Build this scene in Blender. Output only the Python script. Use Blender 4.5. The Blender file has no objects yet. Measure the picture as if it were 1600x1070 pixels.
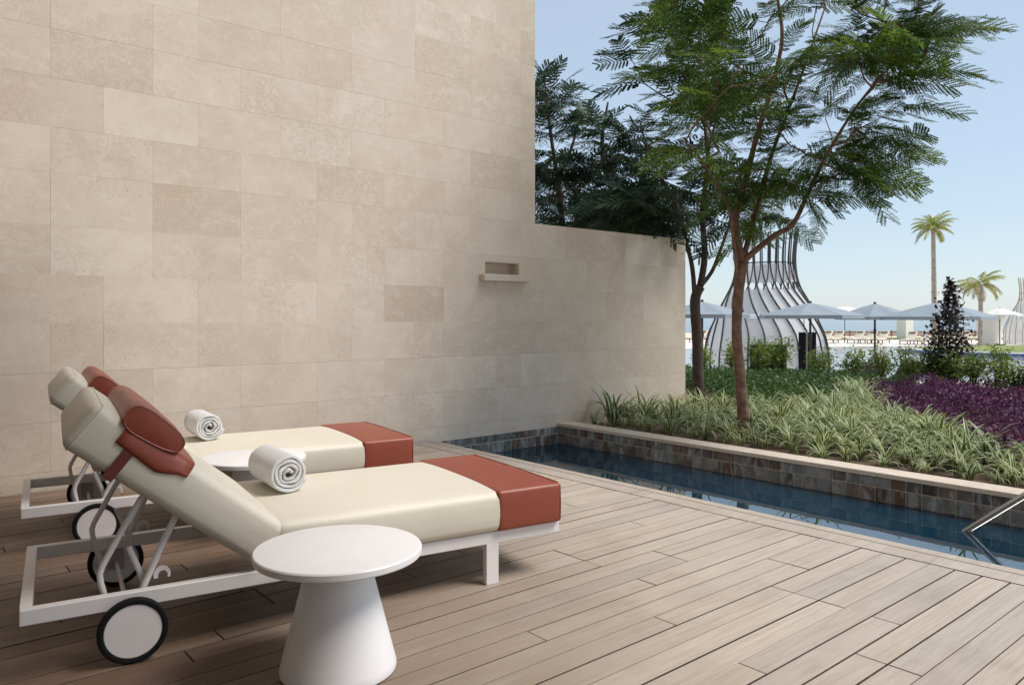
import bpy, bmesh, math, random
import numpy as np
from mathutils import Vector, Matrix, noise

random.seed(7)
R = math.radians
SC = bpy.context.scene
COL = SC.collection

# ------------------------------------------------------------------ camera
F_PX, YAW, HOR, CAM_H = 1186.0, R(49.83), 494.7, 1.25
cam_d = bpy.data.cameras.new('camera')
cam = bpy.data.objects.new('camera', cam_d)
COL.objects.link(cam)
cam_d.sensor_width = 36.0
cam_d.lens = 36.0 * F_PX / 1600.0
cam_d.shift_y = (535.0 - HOR) / 1600.0 * -1.0
cam_d.clip_end = 20000
cam.location = (0, 0, CAM_H)
# the wall runs along +X; the camera looks 49.83 degrees to the left of it
cam.rotation_euler = (R(90), 0, YAW - R(90))
SC.camera = cam

# ------------------------------------------------------------------ sky, sun, exposure
SUN_EL, SUN_AZ = R(55), math.atan2(0.68, -0.73)      # azimuth as atan2(x, y): hazy sun high to the right of the view
w = bpy.data.worlds.new('World')
SC.world = w
w.use_nodes = True
wn = w.node_tree.nodes
sky = wn.new('ShaderNodeTexSky')
sky.sky_type = 'NISHITA'
sky.sun_disc = False
sky.sun_elevation = SUN_EL
sky.sun_rotation = SUN_AZ
sky.air_density = 1.0
sky.dust_density = 0.35
sky.ozone_density = 1.2
hz = wn.new('ShaderNodeMix'); hz.data_type = 'RGBA'        # even sea haze over the whole dome
hz.inputs[0].default_value = 0.6
hz.inputs[7].default_value = (4.6, 5.55, 6.5, 1.0)
w.node_tree.links.new(sky.outputs[0], hz.inputs[6])
w.node_tree.links.new(hz.outputs[2], wn['Background'].inputs[0])
wn['Background'].inputs[1].default_value = 0.055
sun_d = bpy.data.lights.new('sun', 'SUN')
sun_d.energy = 1.5
sun_d.angle = R(28)
sun_d.color = (1.0, 0.93, 0.86)
sun = bpy.data.objects.new('sun', sun_d)
COL.objects.link(sun)
sd = Vector((math.sin(SUN_AZ) * math.cos(SUN_EL), math.cos(SUN_AZ) * math.cos(SUN_EL), math.sin(SUN_EL)))
sun.rotation_euler = sd.to_track_quat('Z', 'Y').to_euler()
sun.location = sd * 60
SC.view_settings.view_transform = 'Standard'
SC.view_settings.look = 'None'
SC.view_settings.gamma = 1.0
SC.view_settings.exposure = 1.36

# ------------------------------------------------------------------ helpers
CY, SY = math.cos(YAW), math.sin(YAW)


def place(d, r):
    """ground point d metres ahead of and r metres to the right of the terrace viewpoint"""
    return CY * d + SY * r, SY * d - CY * r


def vp(u, v, d):
    r = (u - 800.0) / F_PX * d
    x, y = place(d, r)
    return Vector((x, y, CAM_H - (v - HOR) / F_PX * d))


def meta(o, label=None, cat=None, group=None, kind=None):
    if label: o['label'] = label
    if cat: o['category'] = cat
    if group: o['group'] = group
    if kind: o['kind'] = kind
    return o


def link(name, me, mat=None, parent=None, smooth=False):
    o = bpy.data.objects.new(name, me)
    COL.objects.link(o)
    if mat and not me.materials:
        me.materials.append(mat)
    if parent:
        o.parent = parent
    if smooth:
        for p in me.polygons: p.use_smooth = True
    return o


def empty(name, loc=(0, 0, 0), rz=0.0):
    o = bpy.data.objects.new(name, None)
    COL.objects.link(o)
    o.location = loc
    o.rotation_euler = (0, 0, rz)
    o.empty_display_size = 0.1
    return o


def mesh_np(name, V, F, UV=None):
    """V (n,3), F list of equal-length faces as array"""
    me = bpy.data.meshes.new(name)
    V = np.asarray(V, dtype=np.float32)
    F = np.asarray(F, dtype=np.int32)
    k = F.shape[1]
    me.vertices.add(len(V)); me.vertices.foreach_set('co', V.ravel())
    me.loops.add(F.size); me.loops.foreach_set('vertex_index', F.ravel())
    me.polygons.add(len(F))
    me.polygons.foreach_set('loop_start', np.arange(0, F.size, k, dtype=np.int32))
    me.polygons.foreach_set('loop_total', np.full(len(F), k, dtype=np.int32))
    if UV is not None:
        ul = me.uv_layers.new(name='UVMap')
        ul.data.foreach_set('uv', np.asarray(UV, dtype=np.float32)[F.ravel()].ravel())
    me.update(calc_edges=True)
    me.validate()
    return me


class MB:
    """collects boxes and tubes into one mesh"""
    def __init__(s): s.bm = bmesh.new()

    def box(s, x0, x1, y0, y1, z0, z1, bev=0.0, M=None):
        v = [s.bm.verts.new(p) for p in ((x0, y0, z0), (x1, y0, z0), (x1, y1, z0), (x0, y1, z0), (x0, y0, z1), (x1, y0, z1), (x1, y1, z1), (x0, y1, z1))]
        fs = [s.bm.faces.new([v[i] for i in f]) for f in ((3, 2, 1, 0), (4, 5, 6, 7), (0, 1, 5, 4), (1, 2, 6, 5), (2, 3, 7, 6), (3, 0, 4, 7))]
        if bev:
            es = list({e for f in fs for e in f.edges})
            r = bmesh.ops.bevel(s.bm, geom=es, offset=bev, segments=1, affect='EDGES')
            v = list({vv for f in r['faces'] for vv in f.verts} | {q for q in v if q.is_valid})
        if M is not None:
            bmesh.ops.transform(s.bm, matrix=M, verts=v)
        return s

    def tube(s, pts, rad, n=10, cap=True):
        pts = [Vector(p) for p in pts]
        if not hasattr(rad, '__len__'): rad = [rad] * len(pts)
        rings = []
        up = None
        for i, p in enumerate(pts):
            t = (pts[min(i + 1, len(pts) - 1)] - pts[max(i - 1, 0)]).normalized()
            if up is None:
                up = Vector((0, 0, 1)) if abs(t.z) < .9 else Vector((1, 0, 0))
            a = t.cross(up).normalized(); b = a.cross(t).normalized(); up = b
            rings.append([s.bm.verts.new(p + (a * math.cos(2 * math.pi * k / n) + b * math.sin(2 * math.pi * k / n)) * rad[i]) for k in range(n)])
        for A, B in zip(rings, rings[1:]):
            for k in range(n):
                s.bm.faces.new((A[k], A[(k + 1) % n], B[(k + 1) % n], B[k]))
        if cap:
            s.bm.faces.new(rings[0][::-1]); s.bm.faces.new(rings[-1])
        return s

    def lathe(s, prof, n=48, c=(0, 0, 0)):
        rings = []
        for r, z in prof:
            rings.append([s.bm.verts.new((c[0] + r * math.cos(2 * math.pi * k / n), c[1] + r * math.sin(2 * math.pi * k / n), c[2] + z)) for k in range(n)] if r > 1e-5 else [s.bm.verts.new((c[0], c[1], c[2] + z))])
        for A, B in zip(rings, rings[1:]):
            for k in range(n):
                if len(A) == 1: s.bm.faces.new((A[0], B[(k + 1) % n], B[k])) if len(B) > 1 else None
                elif len(B) == 1: s.bm.faces.new((A[k], A[(k + 1) % n], B[0]))
                else: s.bm.faces.new((A[k], A[(k + 1) % n], B[(k + 1) % n], B[k]))
        return s

    def mesh(s, name):
        bmesh.ops.recalc_face_normals(s.bm, faces=s.bm.faces[:])
        me = bpy.data.meshes.new(name)
        s.bm.to_mesh(me); s.bm.free()
        return me

    def build(s, name, mat, parent=None, smooth=False):
        return link(name, s.mesh(name), mat, parent, smooth)


def soft(o, ang=40):
    me = o.data
    for p in me.polygons: p.use_smooth = True
    try:
        me.set_sharp_from_angle(angle=R(ang))
    except Exception:
        pass
    return o


def rbox(lx, ly, lz, r, n=(28, 20, 8), puff=0.0, side=0.0):
    """rounded, slightly puffed cushion, centred in x and y, bottom at z = 0"""
    hx, hy, hz = lx / 2, ly / 2, lz / 2
    bm = bmesh.new()
    seen = {}

    def vert(p):
        k = (round(p[0], 5), round(p[1], 5), round(p[2], 5))
        if k not in seen:
            P = Vector(p)
            Q = Vector((max(-hx + r, min(hx - r, P.x)), max(-hy + r, min(hy - r, P.y)), max(-hz + r, min(hz - r, P.z))))
            D = P - Q
            if D.length > 1e-9: P = Q + D.normalized() * r
            fx, fy, fz = 1 - abs(P.x / hx) ** 3, 1 - abs(P.y / hy) ** 3, 1 - (P.z / hz) ** 2
            if P.z > 0: P.z += puff * fx * fy * min(1, P.z / hz)
            P.y += side * fx * fz * (1 if P.y > 0 else -1) * min(1, abs(P.y) / hy) ** 6
            P.x += side * fy * fz * (1 if P.x > 0 else -1) * min(1, abs(P.x) / hx) ** 12
            seen[k] = bm.verts.new(P + Vector((0, 0, hz)))
        return seen[k]

    def co(h, m):                                    # denser near the edges
        return [-h * math.cos(math.pi * i / m) * (1.0 if i not in (0, m) else 1.0) if m < 10 else h * (2 * i / m - 1) if 0 < i < m else h * (-1 if i == 0 else 1) for i in range(m + 1)]

    def coords(h, m):
        c = [-h, -h + r * .3, -h + r * .65] + [(-h + r) + (2 * h - 2 * r) * i / m for i in range(m + 1)] + [h - r * .65, h - r * .3, h]
        return c
    X, Y, Z = coords(hx, n[0]), coords(hy, n[1]), coords(hz, n[2])
    for (A, B, fix) in ((X, Y, 'z'), (X, Z, 'y'), (Y, Z, 'x')):
        for sgn in (-1, 1):
            for i in range(len(A) - 1):
                for j in range(len(B) - 1):
                    q = [(A[i], B[j]), (A[i + 1], B[j]), (A[i + 1], B[j + 1]), (A[i], B[j + 1])]
                    P = [(a, b, sgn * hz) if fix == 'z' else (a, sgn * hy, b) if fix == 'y' else (sgn * hx, a, b) for a, b in q]
                    vs = [vert(p) for p in P]
                    try: bm.faces.new(vs)
                    except ValueError: pass
    bmesh.ops.recalc_face_normals(bm, faces=bm.faces[:])
    return bm


def copy_tree(o, parent=None):
    c = o.copy(); COL.objects.link(c); c.parent = parent
    for ch in list(o.children): copy_tree(ch, c)
    return c


# ------------------------------------------------------------------ materials
def nodes(name):
    m = bpy.data.materials.new(name); m.use_nodes = True
    nt = m.node_tree
    return m, nt, nt.nodes['Principled BSDF'], lambda a, b: nt.links.new(a, b)


def col(c): return (c[0], c[1], c[2], 1.0)


def plain(name, c, rough=0.5, metal=0.0, var=0.06, scale=6.0, bump=0.0, bscale=200.0, spec=0.5):
    m, nt, b, L = nodes(name)
    N = nt.nodes
    geo = N.new('ShaderNodeNewGeometry')
    nz = N.new('ShaderNodeTexNoise'); nz.inputs['Scale'].default_value = scale; nz.inputs['Detail'].default_value = 5
    L(geo.outputs['Position'], nz.inputs['Vector'])
    rp = N.new('ShaderNodeValToRGB')
    rp.color_ramp.elements[0].position = .3; rp.color_ramp.elements[1].position = .7
    rp.color_ramp.elements[0].color = col([x * (1 - var) for x in c]); rp.color_ramp.elements[1].color = col([min(1, x * (1 + var)) for x in c])
    L(nz.outputs['Fac'], rp.inputs['Fac']); L(rp.outputs['Color'], b.inputs['Base Color'])
    b.inputs['Roughness'].default_value = rough; b.inputs['Metallic'].default_value = metal
    b.inputs['Specular IOR Level'].default_value = spec
    if bump:
        n2 = N.new('ShaderNodeTexNoise'); n2.inputs['Scale'].default_value = bscale; n2.inputs['Detail'].default_value = 3
        L(geo.outputs['Position'], n2.inputs['Vector'])
        bp = N.new('ShaderNodeBump'); bp.inputs['Strength'].default_value = bump; bp.inputs['Distance'].default_value = .01
        L(n2.outputs['Fac'], bp.inputs['Height']); L(bp.outputs['Normal'], b.inputs['Normal'])
    return m


def offset_pos(nt, scale=37.0):
    """world position shifted by a per-object random amount, so each piece has its own pattern"""
    N = nt.nodes; L = nt.links.new
    geo = N.new('ShaderNodeNewGeometry'); oi = N.new('ShaderNodeObjectInfo')
    mu = N.new('ShaderNodeMath'); mu.operation = 'MULTIPLY'; mu.inputs[1].default_value = scale
    L(oi.outputs['Random'], mu.inputs[0])
    ad = N.new('ShaderNodeVectorMath'); ad.operation = 'ADD'
    L(geo.outputs['Position'], ad.inputs[0]); L(mu.outputs[0], ad.inputs[1])
    return ad.outputs[0], oi.outputs['Random'], geo.outputs['Position']


def ramp(nt, fac, stops, interp='LINEAR'):
    n = nt.nodes.new('ShaderNodeValToRGB'); n.color_ramp.interpolation = interp
    el = n.color_ramp.elements
    while len(el) < len(stops): el.new(.5)
    for e, (p, c) in zip(el, stops):
        e.position = p; e.color = col(c) if hasattr(c, '__len__') else (c, c, c, 1)
    nt.links.new(fac, n.inputs['Fac'])
    return n.outputs['Color']


def tex(nt, vec, scale, detail=4, rough=.55, kind='noise', dist=0.0):
    n = nt.nodes.new('ShaderNodeTexNoise' if kind == 'noise' else 'ShaderNodeTexVoronoi')
    n.inputs['Scale'].default_value = scale
    if kind == 'noise':
        n.inputs['Detail'].default_value = detail; n.inputs['Roughness'].default_value = rough; n.inputs['Distortion'].default_value = dist
    nt.links.new(vec, n.inputs['Vector'])
    return n.outputs['Fac'] if kind == 'noise' else n.outputs['Distance']


def mixc(nt, fac, a, b, mode='MIX'):
    n = nt.nodes.new('ShaderNodeMix'); n.data_type = 'RGBA'; n.blend_type = mode
    for i, v in ((0, fac), (6, a), (7, b)):
        if hasattr(v, 'links') or hasattr(v, 'is_output'): nt.links.new(v, n.inputs[i])
        else: n.inputs[i].default_value = v if i == 0 else col(v)
    return n.outputs[2]


def scaled(nt, vec, s):
    n = nt.nodes.new('ShaderNodeVectorMath'); n.operation = 'MULTIPLY'
    nt.links.new(vec, n.inputs[0]); n.inputs[1].default_value = s
    return n.outputs[0]


def bump(nt, bsdf, h, strength, dist=.01):
    n = nt.nodes.new('ShaderNodeBump'); n.inputs['Strength'].default_value = strength; n.inputs['Distance'].default_value = dist
    nt.links.new(h, n.inputs['Height']); nt.links.new(n.outputs['Normal'], bsdf.inputs['Normal'])


def limestone(name):
    m, nt, b, L = nodes(name)
    P, rnd, W = offset_pos(nt)
    base = ramp(nt, rnd, [(0, (.53, .44, .35)), (.10, (.64, .55, .455)), (.3, (.69, .61, .52)), (.45, (.615, .53, .435)), (.6, (.685, .605, .51)), (.76, (.61, .52, .43)), (.92, (.715, .64, .55)), (1, (.57, .50, .41))])
    n1 = tex(nt, P, 1.9, 5, .62, dist=.5)                # broad clouds inside a slab
    c = mixc(nt, ramp(nt, n1, [(.36, .0), (.66, .62)]), base, (.55, .45, .36))
    n1b = tex(nt, scaled(nt, P, (1.0, 1.0, 1.7)), 4.3, 5, .6, dist=.8)
    c = mixc(nt, ramp(nt, n1b, [(.50, .0), (.70, .40)]), c, (.74, .68, .585))
    n2 = tex(nt, P, 7.5, 8, .70, dist=1.6)               # shelly figure, only in patches
    fig = nt.nodes.new('ShaderNodeMath'); fig.operation = 'MULTIPLY'
    L(ramp(nt, n2, [(.40, .0), (.47, .55), (.52, .0), (.60, .0), (.66, .45)]), fig.inputs[0])
    L(ramp(nt, tex(nt, P, 1.3, 3), [(.42, .08), (.62, .85)]), fig.inputs[1])
    c = mixc(nt, fig.outputs[0], c, (.45, .365, .27))
    n3 = tex(nt, P, 13.0, 6, .6, dist=2.4)
    c = mixc(nt, ramp(nt, n3, [(.575, .0), (.60, .34), (.63, .0)]), c, (.80, .755, .675))
    v = tex(nt, P, 21.0, kind='vor')
    n4 = tex(nt, W, 1.1, 3)
    pit = nt.nodes.new('ShaderNodeMath'); pit.operation = 'MULTIPLY'
    L(ramp(nt, v, [(.06, 1.0), (.13, .0)]), pit.inputs[0]); L(ramp(nt, n4, [(.53, .0), (.62, .85)]), pit.inputs[1])
    c = mixc(nt, pit.outputs[0], c, (.27, .21, .15))
    n5 = tex(nt, scaled(nt, W, (1.2, 1.2, .35)), 1.4, 5)  # faint water marks over several stones
    c = mixc(nt, ramp(nt, n5, [(.5, .0), (.75, .25)]), c, (.56, .515, .44))
    L(c, b.inputs['Base Color'])
    b.inputs['Roughness'].default_value = .60
    b.inputs['Specular IOR Level'].default_value = .35
    hsum = nt.nodes.new('ShaderNodeMath'); hsum.operation = 'SUBTRACT'
    L(n2, hsum.inputs[0]); L(pit.outputs[0], hsum.inputs[1])
    bump(nt, b, hsum.outputs[0], .22, .004)
    return m


def timber(name):
    m, nt, b, L = nodes(name)
    P, rnd, W = offset_pos(nt)
    g = tex(nt, scaled(nt, P, (1.6, 34, 34)), 1.6, 6, .65, dist=.6)
    g2 = tex(nt, scaled(nt, P, (.7, 5, 5)), 1.3, 4, .6)
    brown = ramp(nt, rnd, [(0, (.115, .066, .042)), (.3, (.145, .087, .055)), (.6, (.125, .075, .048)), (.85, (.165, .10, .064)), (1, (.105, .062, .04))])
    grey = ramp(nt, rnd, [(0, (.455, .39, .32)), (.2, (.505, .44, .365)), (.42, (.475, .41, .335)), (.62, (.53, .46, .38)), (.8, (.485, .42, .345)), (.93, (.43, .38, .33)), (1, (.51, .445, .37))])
    # boards out in the open are bleached silver, the sheltered brown is darkened to paint in shade around the loungers
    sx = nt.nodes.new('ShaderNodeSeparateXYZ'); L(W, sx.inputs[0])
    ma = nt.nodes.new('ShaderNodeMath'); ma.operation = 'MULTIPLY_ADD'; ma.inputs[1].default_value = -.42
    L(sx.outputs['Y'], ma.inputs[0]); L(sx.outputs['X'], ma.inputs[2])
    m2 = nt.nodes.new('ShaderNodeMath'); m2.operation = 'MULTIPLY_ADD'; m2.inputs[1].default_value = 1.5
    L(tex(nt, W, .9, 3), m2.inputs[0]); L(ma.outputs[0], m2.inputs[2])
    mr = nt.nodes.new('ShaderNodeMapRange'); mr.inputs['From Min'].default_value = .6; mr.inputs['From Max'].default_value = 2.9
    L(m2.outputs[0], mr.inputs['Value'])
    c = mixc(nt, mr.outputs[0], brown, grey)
    c = mixc(nt, ramp(nt, g, [(.40, .0), (.72, .42)]), c, (.23, .17, .125))
    c = mixc(nt, ramp(nt, g2, [(.5, .0), (.78, .22)]), c, (.60, .54, .47))
    c = mixc(nt, ramp(nt, tex(nt, W, 2.3, 6, .65), [(.5, .0), (.72, .30)]), c, (.21, .165, .125))   # old stains
    v = tex(nt, scaled(nt, P, (14, 60, 60)), 1.0, kind='vor')
    c = mixc(nt, ramp(nt, v, [(.03, .55), (.09, .0)]), c, (.10, .07, .05))
    L(c, b.inputs['Base Color'])
    L(ramp(nt, g, [(.3, .42), (.7, .62)]), b.inputs['Roughness'])
    b.inputs['Specular IOR Level'].default_value = .4
    bump(nt, b, g, .18, .003)
    return m


def glazed(name):
    m, nt, b, L = nodes(name)
    P, rnd, W = offset_pos(nt, 91.0)
    n1 = tex(nt, scaled(nt, P, (9, 9, 4)), 1.2, 4, .6, dist=.8)
    base = ramp(nt, rnd, [(0, (.085, .055, .040)), (.2, (.17, .185, .175)), (.38, (.050, .042, .038)), (.55, (.22, .24, .235)), (.7, (.13, .072, .045)), (.85, (.095, .105, .105)), (1, (.25, .26, .255))])
    c = mixc(nt, ramp(nt, n1, [(.48, .0), (.62, .55), (.74, .95)]), base, (.42, .445, .45))
    c = mixc(nt, ramp(nt, tex(nt, P, 14, 5, .6), [(.55, .0), (.7, .6)]), c, (.10, .042, .022))
    L(c, b.inputs['Base Color'])
    b.inputs['Roughness'].default_value = .12
    bump(nt, b, tex(nt, P, 14, 3), .25, .006)
    return m


def leaf(name, stops, trans=.35, rough=.5, scale=3.0):
    m, nt, b, L = nodes(name)
    N = nt.nodes
    geo = N.new('ShaderNodeNewGeometry'); oi = N.new('ShaderNodeObjectInfo')
    nz = tex(nt, geo.outputs['Position'], scale, 3)
    ad = N.new('ShaderNodeMath'); ad.operation = 'MULTIPLY_ADD'; ad.inputs[1].default_value = .45
    L(geo.outputs['Random Per Island'], ad.inputs[0])
    sb = N.new('ShaderNodeMath'); sb.operation = 'MULTIPLY'; sb.inputs[1].default_value = .62
    L(nz, sb.inputs[0]); L(sb.outputs[0], ad.inputs[2])
    c = ramp(nt, ad.outputs[0], stops)
    L(c, b.inputs['Base Color']); b.inputs['Roughness'].default_value = rough; b.inputs['Specular IOR Level'].default_value = .3
    tr = N.new('ShaderNodeBsdfTranslucent'); L(c, tr.inputs['Color'])
    mx = N.new('ShaderNodeMixShader'); mx.inputs[0].default_value = trans
    L(b.outputs[0], mx.inputs[1]); L(tr.outputs[0], mx.inputs[2])
    L(mx.outputs[0], N['Material Output'].inputs['Surface'])
    return m


def variegated(name):
    m, nt, b, L = nodes(name)
    N = nt.nodes
    uv = N.new('ShaderNodeTexCoord'); sx = N.new('ShaderNodeSeparateXYZ'); L(uv.outputs['UV'], sx.inputs[0])
    oi = N.new('ShaderNodeObjectInfo')
    green = ramp(nt, oi.outputs['Random'], [(0, (.075, .15, .030)), (.5, (.125, .21, .04)), (1, (.085, .15, .05))])
    cream = ramp(nt, oi.outputs['Random'], [(0, (.66, .66, .34)), (.5, (.76, .77, .50)), (1, (.62, .68, .42))])
    f = ramp(nt, sx.outputs['X'], [(.0, 1.0), (.19, 1.0), (.24, .0), (.76, .0), (.81, 1.0), (1.0, 1.0)])
    c = mixc(nt, f, green, cream)
    L(c, b.inputs['Base Color']); b.inputs['Roughness'].default_value = .45; b.inputs['Specular IOR Level'].default_value = .35
    tr = N.new('ShaderNodeBsdfTranslucent'); L(c, tr.inputs['Color'])
    mx = N.new('ShaderNodeMixShader'); mx.inputs[0].default_value = .3
    L(b.outputs[0], mx.inputs[1]); L(tr.outputs[0], mx.inputs[2])
    L(mx.outputs[0], N['Material Output'].inputs['Surface'])
    return m


def pool_surface(name, tint, refl_ior, ripple, rscale, body_col=None, body=1.0, rough=0.0, scale_xyz=(1, 1, 1)):
    """rippled mirror over a body that is part clear, part coloured"""
    m, nt, b, L = nodes(name)
    N = nt.nodes
    geo = N.new('ShaderNodeNewGeometry')
    nz = tex(nt, scaled(nt, geo.outputs['Position'], scale_xyz), rscale, 3)
    bp = N.new('ShaderNodeBump'); bp.inputs['Strength'].default_value = ripple; bp.inputs['Distance'].default_value = .01
    L(nz, bp.inputs['Height'])
    gl = N.new('ShaderNodeBsdfGlossy'); gl.inputs['Roughness'].default_value = rough; L(bp.outputs['Normal'], gl.inputs['Normal'])
    fr = N.new('ShaderNodeFresnel'); fr.inputs['IOR'].default_value = refl_ior
    clear = N.new('ShaderNodeBsdfTransparent'); clear.inputs['Color'].default_value = col(tint)
    df = N.new('ShaderNodeBsdfDiffuse'); df.inputs['Color'].default_value = col(body_col or tint)
    bx = N.new('ShaderNodeMixShader'); bx.inputs[0].default_value = body
    L(clear.outputs[0], bx.inputs[1]); L(df.outputs[0], bx.inputs[2])
    mx = N.new('ShaderNodeMixShader')
    L(fr.outputs[0], mx.inputs[0]); L(bx.outputs[0], mx.inputs[1]); L(gl.outputs[0], mx.inputs[2])
    L(mx.outputs[0], N['Material Output'].inputs['Surface'])
    return m


M = {}
M['stone'] = limestone('limestone')
M['timber'] = timber('weathered_shaded_timber')
M['tile'] = glazed('glazed_tile')
M['grout'] = plain('grout', (.62, .53, .42), .9, var=.15, scale=20)
M['board_edge'] = plain('dirty_board_edge', (.105, .08, .062), .9, var=.3, scale=30)
M['dark'] = plain('deck_void', (.03, .025, .02), .9)
M['white_paint'] = plain('white_powder_coat', (.78, .75, .75), .38, var=.015, bump=.03, bscale=500)
M['white_top'] = plain('white_resin', (.80, .795, .80), .34, var=.015, bump=.02, bscale=400)
M['rubber'] = plain('black_rubber', (.010, .010, .011), .65, spec=.2)
M['grey_plastic'] = plain('grey_plastic', (.38, .36, .36), .5)
M['chrome'] = plain('stainless_steel', (.50, .47, .44), .30, metal=1.0, var=.03)
M['dark_metal'] = plain('dark_metal', (.035, .035, .04), .45)
M['rib'] = plain('grey_brown_rib', (.045, .042, .04), .55)
M['lath'] = plain('pale_lath', (.52, .43, .33), .7)
M['towel'] = plain('terry_cloth', (.86, .86, .87), .95, var=.02, scale=40, bump=.9, bscale=420, spec=.1)
M['canvas'] = leaf('white_canvas', [(.2, (.80, .80, .79)), (.8, (.86, .86, .85))], .45, .8)
M['parasol'] = plain('parasol_cloth', (.27, .315, .355), .85, var=.03, scale=2)
M['parasol_white'] = plain('parasol_white_cloth', (.80, .78, .72), .85, var=.03, scale=2)
M['black_panel'] = plain('black_panel', (.008, .009, .012), .5, spec=.1)
M['soil'] = plain('soil', (.14, .095, .065), .95, var=.45, scale=14, bump=.8, bscale=40)
M['bark_red'] = plain('red_brown_bark', (.225, .132, .092), .85, var=.42, scale=16, bump=1.0, bscale=30)
M['bark_dark'] = plain('dark_bark', (.085, .06, .05), .85, var=.35, scale=12, bump=.6, bscale=60)
M['palm_bark'] = plain('palm_bark', (.42, .33, .25), .85, var=.3, scale=5)
M['sand'] = plain('sand', (.70, .60, .46), .95, var=.12, scale=.4)
M['paving'] = plain('pale_paving', (.76, .70, .62), .8, var=.06, scale=.5)
M['grass'] = plain('lawn', (.22, .26, .07), .9, var=.2, scale=1.2)
M['render_white'] = plain('white_render', (.80, .77, .70), .7, var=.03, scale=1)
M['facade'] = plain('facade_render', (.66, .60, .52), .8, var=.05, scale=.6)
M['facade_glass'] = plain('dark_glass', (.05, .06, .07), .08)
M['lounger_cream'] = plain('cream_cushion', (.86, .77, .62), .8, var=.05, scale=3)
M['lounger_brown'] = plain('brown_wood', (.24, .12, .07), .7, var=.2, scale=6)
M['lounger_grey'] = plain('charcoal_cushion', (.055, .055, .062), .8, var=.1, scale=6)
M['blue_tile'] = plain('blue_mosaic', (.10, .16, .50), .3, var=.2, scale=8)
M['teal'] = plain('pool_plaster', (.035, .12, .17), .7, var=.2, scale=4)


def leather(name, c, seam, rough=.42):
    m, nt, b, L = nodes(name)
    P, rnd, W = offset_pos(nt, 5.0)
    n1 = tex(nt, P, 3.0, 4)
    cc = mixc(nt, ramp(nt, n1, [(.4, 0.0), (.75, .5)]), c, seam)
    L(cc, b.inputs['Base Color']); b.inputs['Roughness'].default_value = rough
    b.inputs['Specular IOR Level'].default_value = .45
    s = nt.nodes.new('ShaderNodeMath'); s.operation = 'MULTIPLY_ADD'; s.inputs[1].default_value = .12
    L(tex(nt, P, 420, 2), s.inputs[0]); L(tex(nt, P, 5, 4, .6), s.inputs[2])
    bump(nt, b, s.outputs[0], .30, .012)
    return m


M['cream'] = leather('cream_vinyl', (.67, .63, .53), (.62, .575, .47), .50)
M['red'] = leather('rust_red_leather', (.265, .058, .031), (.23, .047, .026), .40)
M['red_dark'] = leather('dark_red_strap', (.13, .026, .018), (.11, .022, .016), .5)
M['fern'] = leaf('feathery_leaf', [(.2, (.018, .042, .018)), (.42, (.038, .078, .022)), (.56, (.085, .155, .03)), (.70, (.24, .33, .045))], .45, scale=1.6)
M['fern_dark'] = leaf('dark_feathery_leaf', [(.2, (.018, .036, .026)), (.5, (.032, .062, .034)), (.8, (.065, .105, .035))], .30)
M['purple'] = leaf('purple_leaf', [(.2, (.034, .013, .037)), (.45, (.085, .026, .074)), (.65, (.15, .042, .11)), (.85, (.26, .075, .14))], .3)
M['green_cover'] = leaf('glossy_green_leaf', [(.2, (.022, .055, .014)), (.5, (.055, .12, .024)), (.8, (.13, .20, .04))], .3, .35)
M['shrub'] = leaf('light_green_leaf', [(.2, (.075, .13, .03)), (.5, (.16, .235, .045)), (.8, (.30, .36, .07))], .45)
M['burgundy'] = leaf('burgundy_leaf', [(.2, (.020, .016, .016)), (.5, (.045, .026, .028)), (.8, (.050, .060, .030))], .25, .4)
M['palm'] = leaf('palm_leaf', [(.2, (.17, .20, .03)), (.5, (.29, .31, .05)), (.8, (.44, .39, .11))], .45)
M['palm_dry'] = leaf('dry_palm_leaf', [(.2, (.30, .22, .11)), (.6, (.42, .33, .18)), (.85, (.5, .42, .25))], .3)
M['spider'] = variegated('variegated_leaf')
M['pool'] = pool_surface('pool_water', (.16, .50, .80), 5.6, .07, 3.0, (.004, .048, .090), .72)
M['lagoon'] = pool_surface('lagoon_water', (.46, .50, .62), 1.5, .25, 2.0, rough=.08)
M['sea'] = pool_surface('sea_water', (.085, .27, .27), 1.10, .9, .5, rough=.25, scale_xyz=(.5, .5, .5))

# ================================================================== SETTING
WALL_Y, POOL_X, COP_X, WATER_Z = 6.393, 4.34, 6.104, -.216


def sheet(name, pts, z, mat, kind='structure'):
    bm = bmesh.new()
    bm.faces.new([bm.verts.new((x, y, z)) for x, y in pts])
    bmesh.ops.recalc_face_normals(bm, faces=bm.faces[:])
    if bm.faces[:][0].normal.z < 0: bmesh.ops.reverse_faces(bm, faces=bm.faces[:])
    me = bpy.data.meshes.new(name); bm.to_mesh(me); bm.free()
    o = link(name, me, mat); meta(o, kind=kind)
    return o


def cs(pts): return [place(d, r) for d, r in pts]


G = -.85
# lower ground, lagoon, lawn, sea
sheet('ground', cs([(-60, -160), (100, -160), (100, 260), (-60, 260)]), G - .03, M['sand'])
sheet('sea', cs([(96, -9000), (16000, -16000), (16000, 16000), (96, 9000)]), -1.7, M['sea'])
sheet('lagoon_paving', cs([(14, -30), (70, -30), (70, 70), (14, 70)]), G - .016, M['paving'])


def blob(pts, n=6):
    """smooth closed outline through d, r points"""
    out = []
    m = len(pts)
    for i in range(m):
        p0, p1, p2, p3 = (Vector(pts[(i + k) % m]) for k in (-1, 0, 1, 2))
        for j in range(n):
            t = j / n
            q = .5 * ((2 * p1) + (p2 - p0) * t + (2 * p0 - 5 * p1 + 4 * p2 - p3) * t * t + (3 * p1 - p0 - 3 * p2 + p3) * t ** 3)
            out.append((q.x, q.y))
    return out


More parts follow.
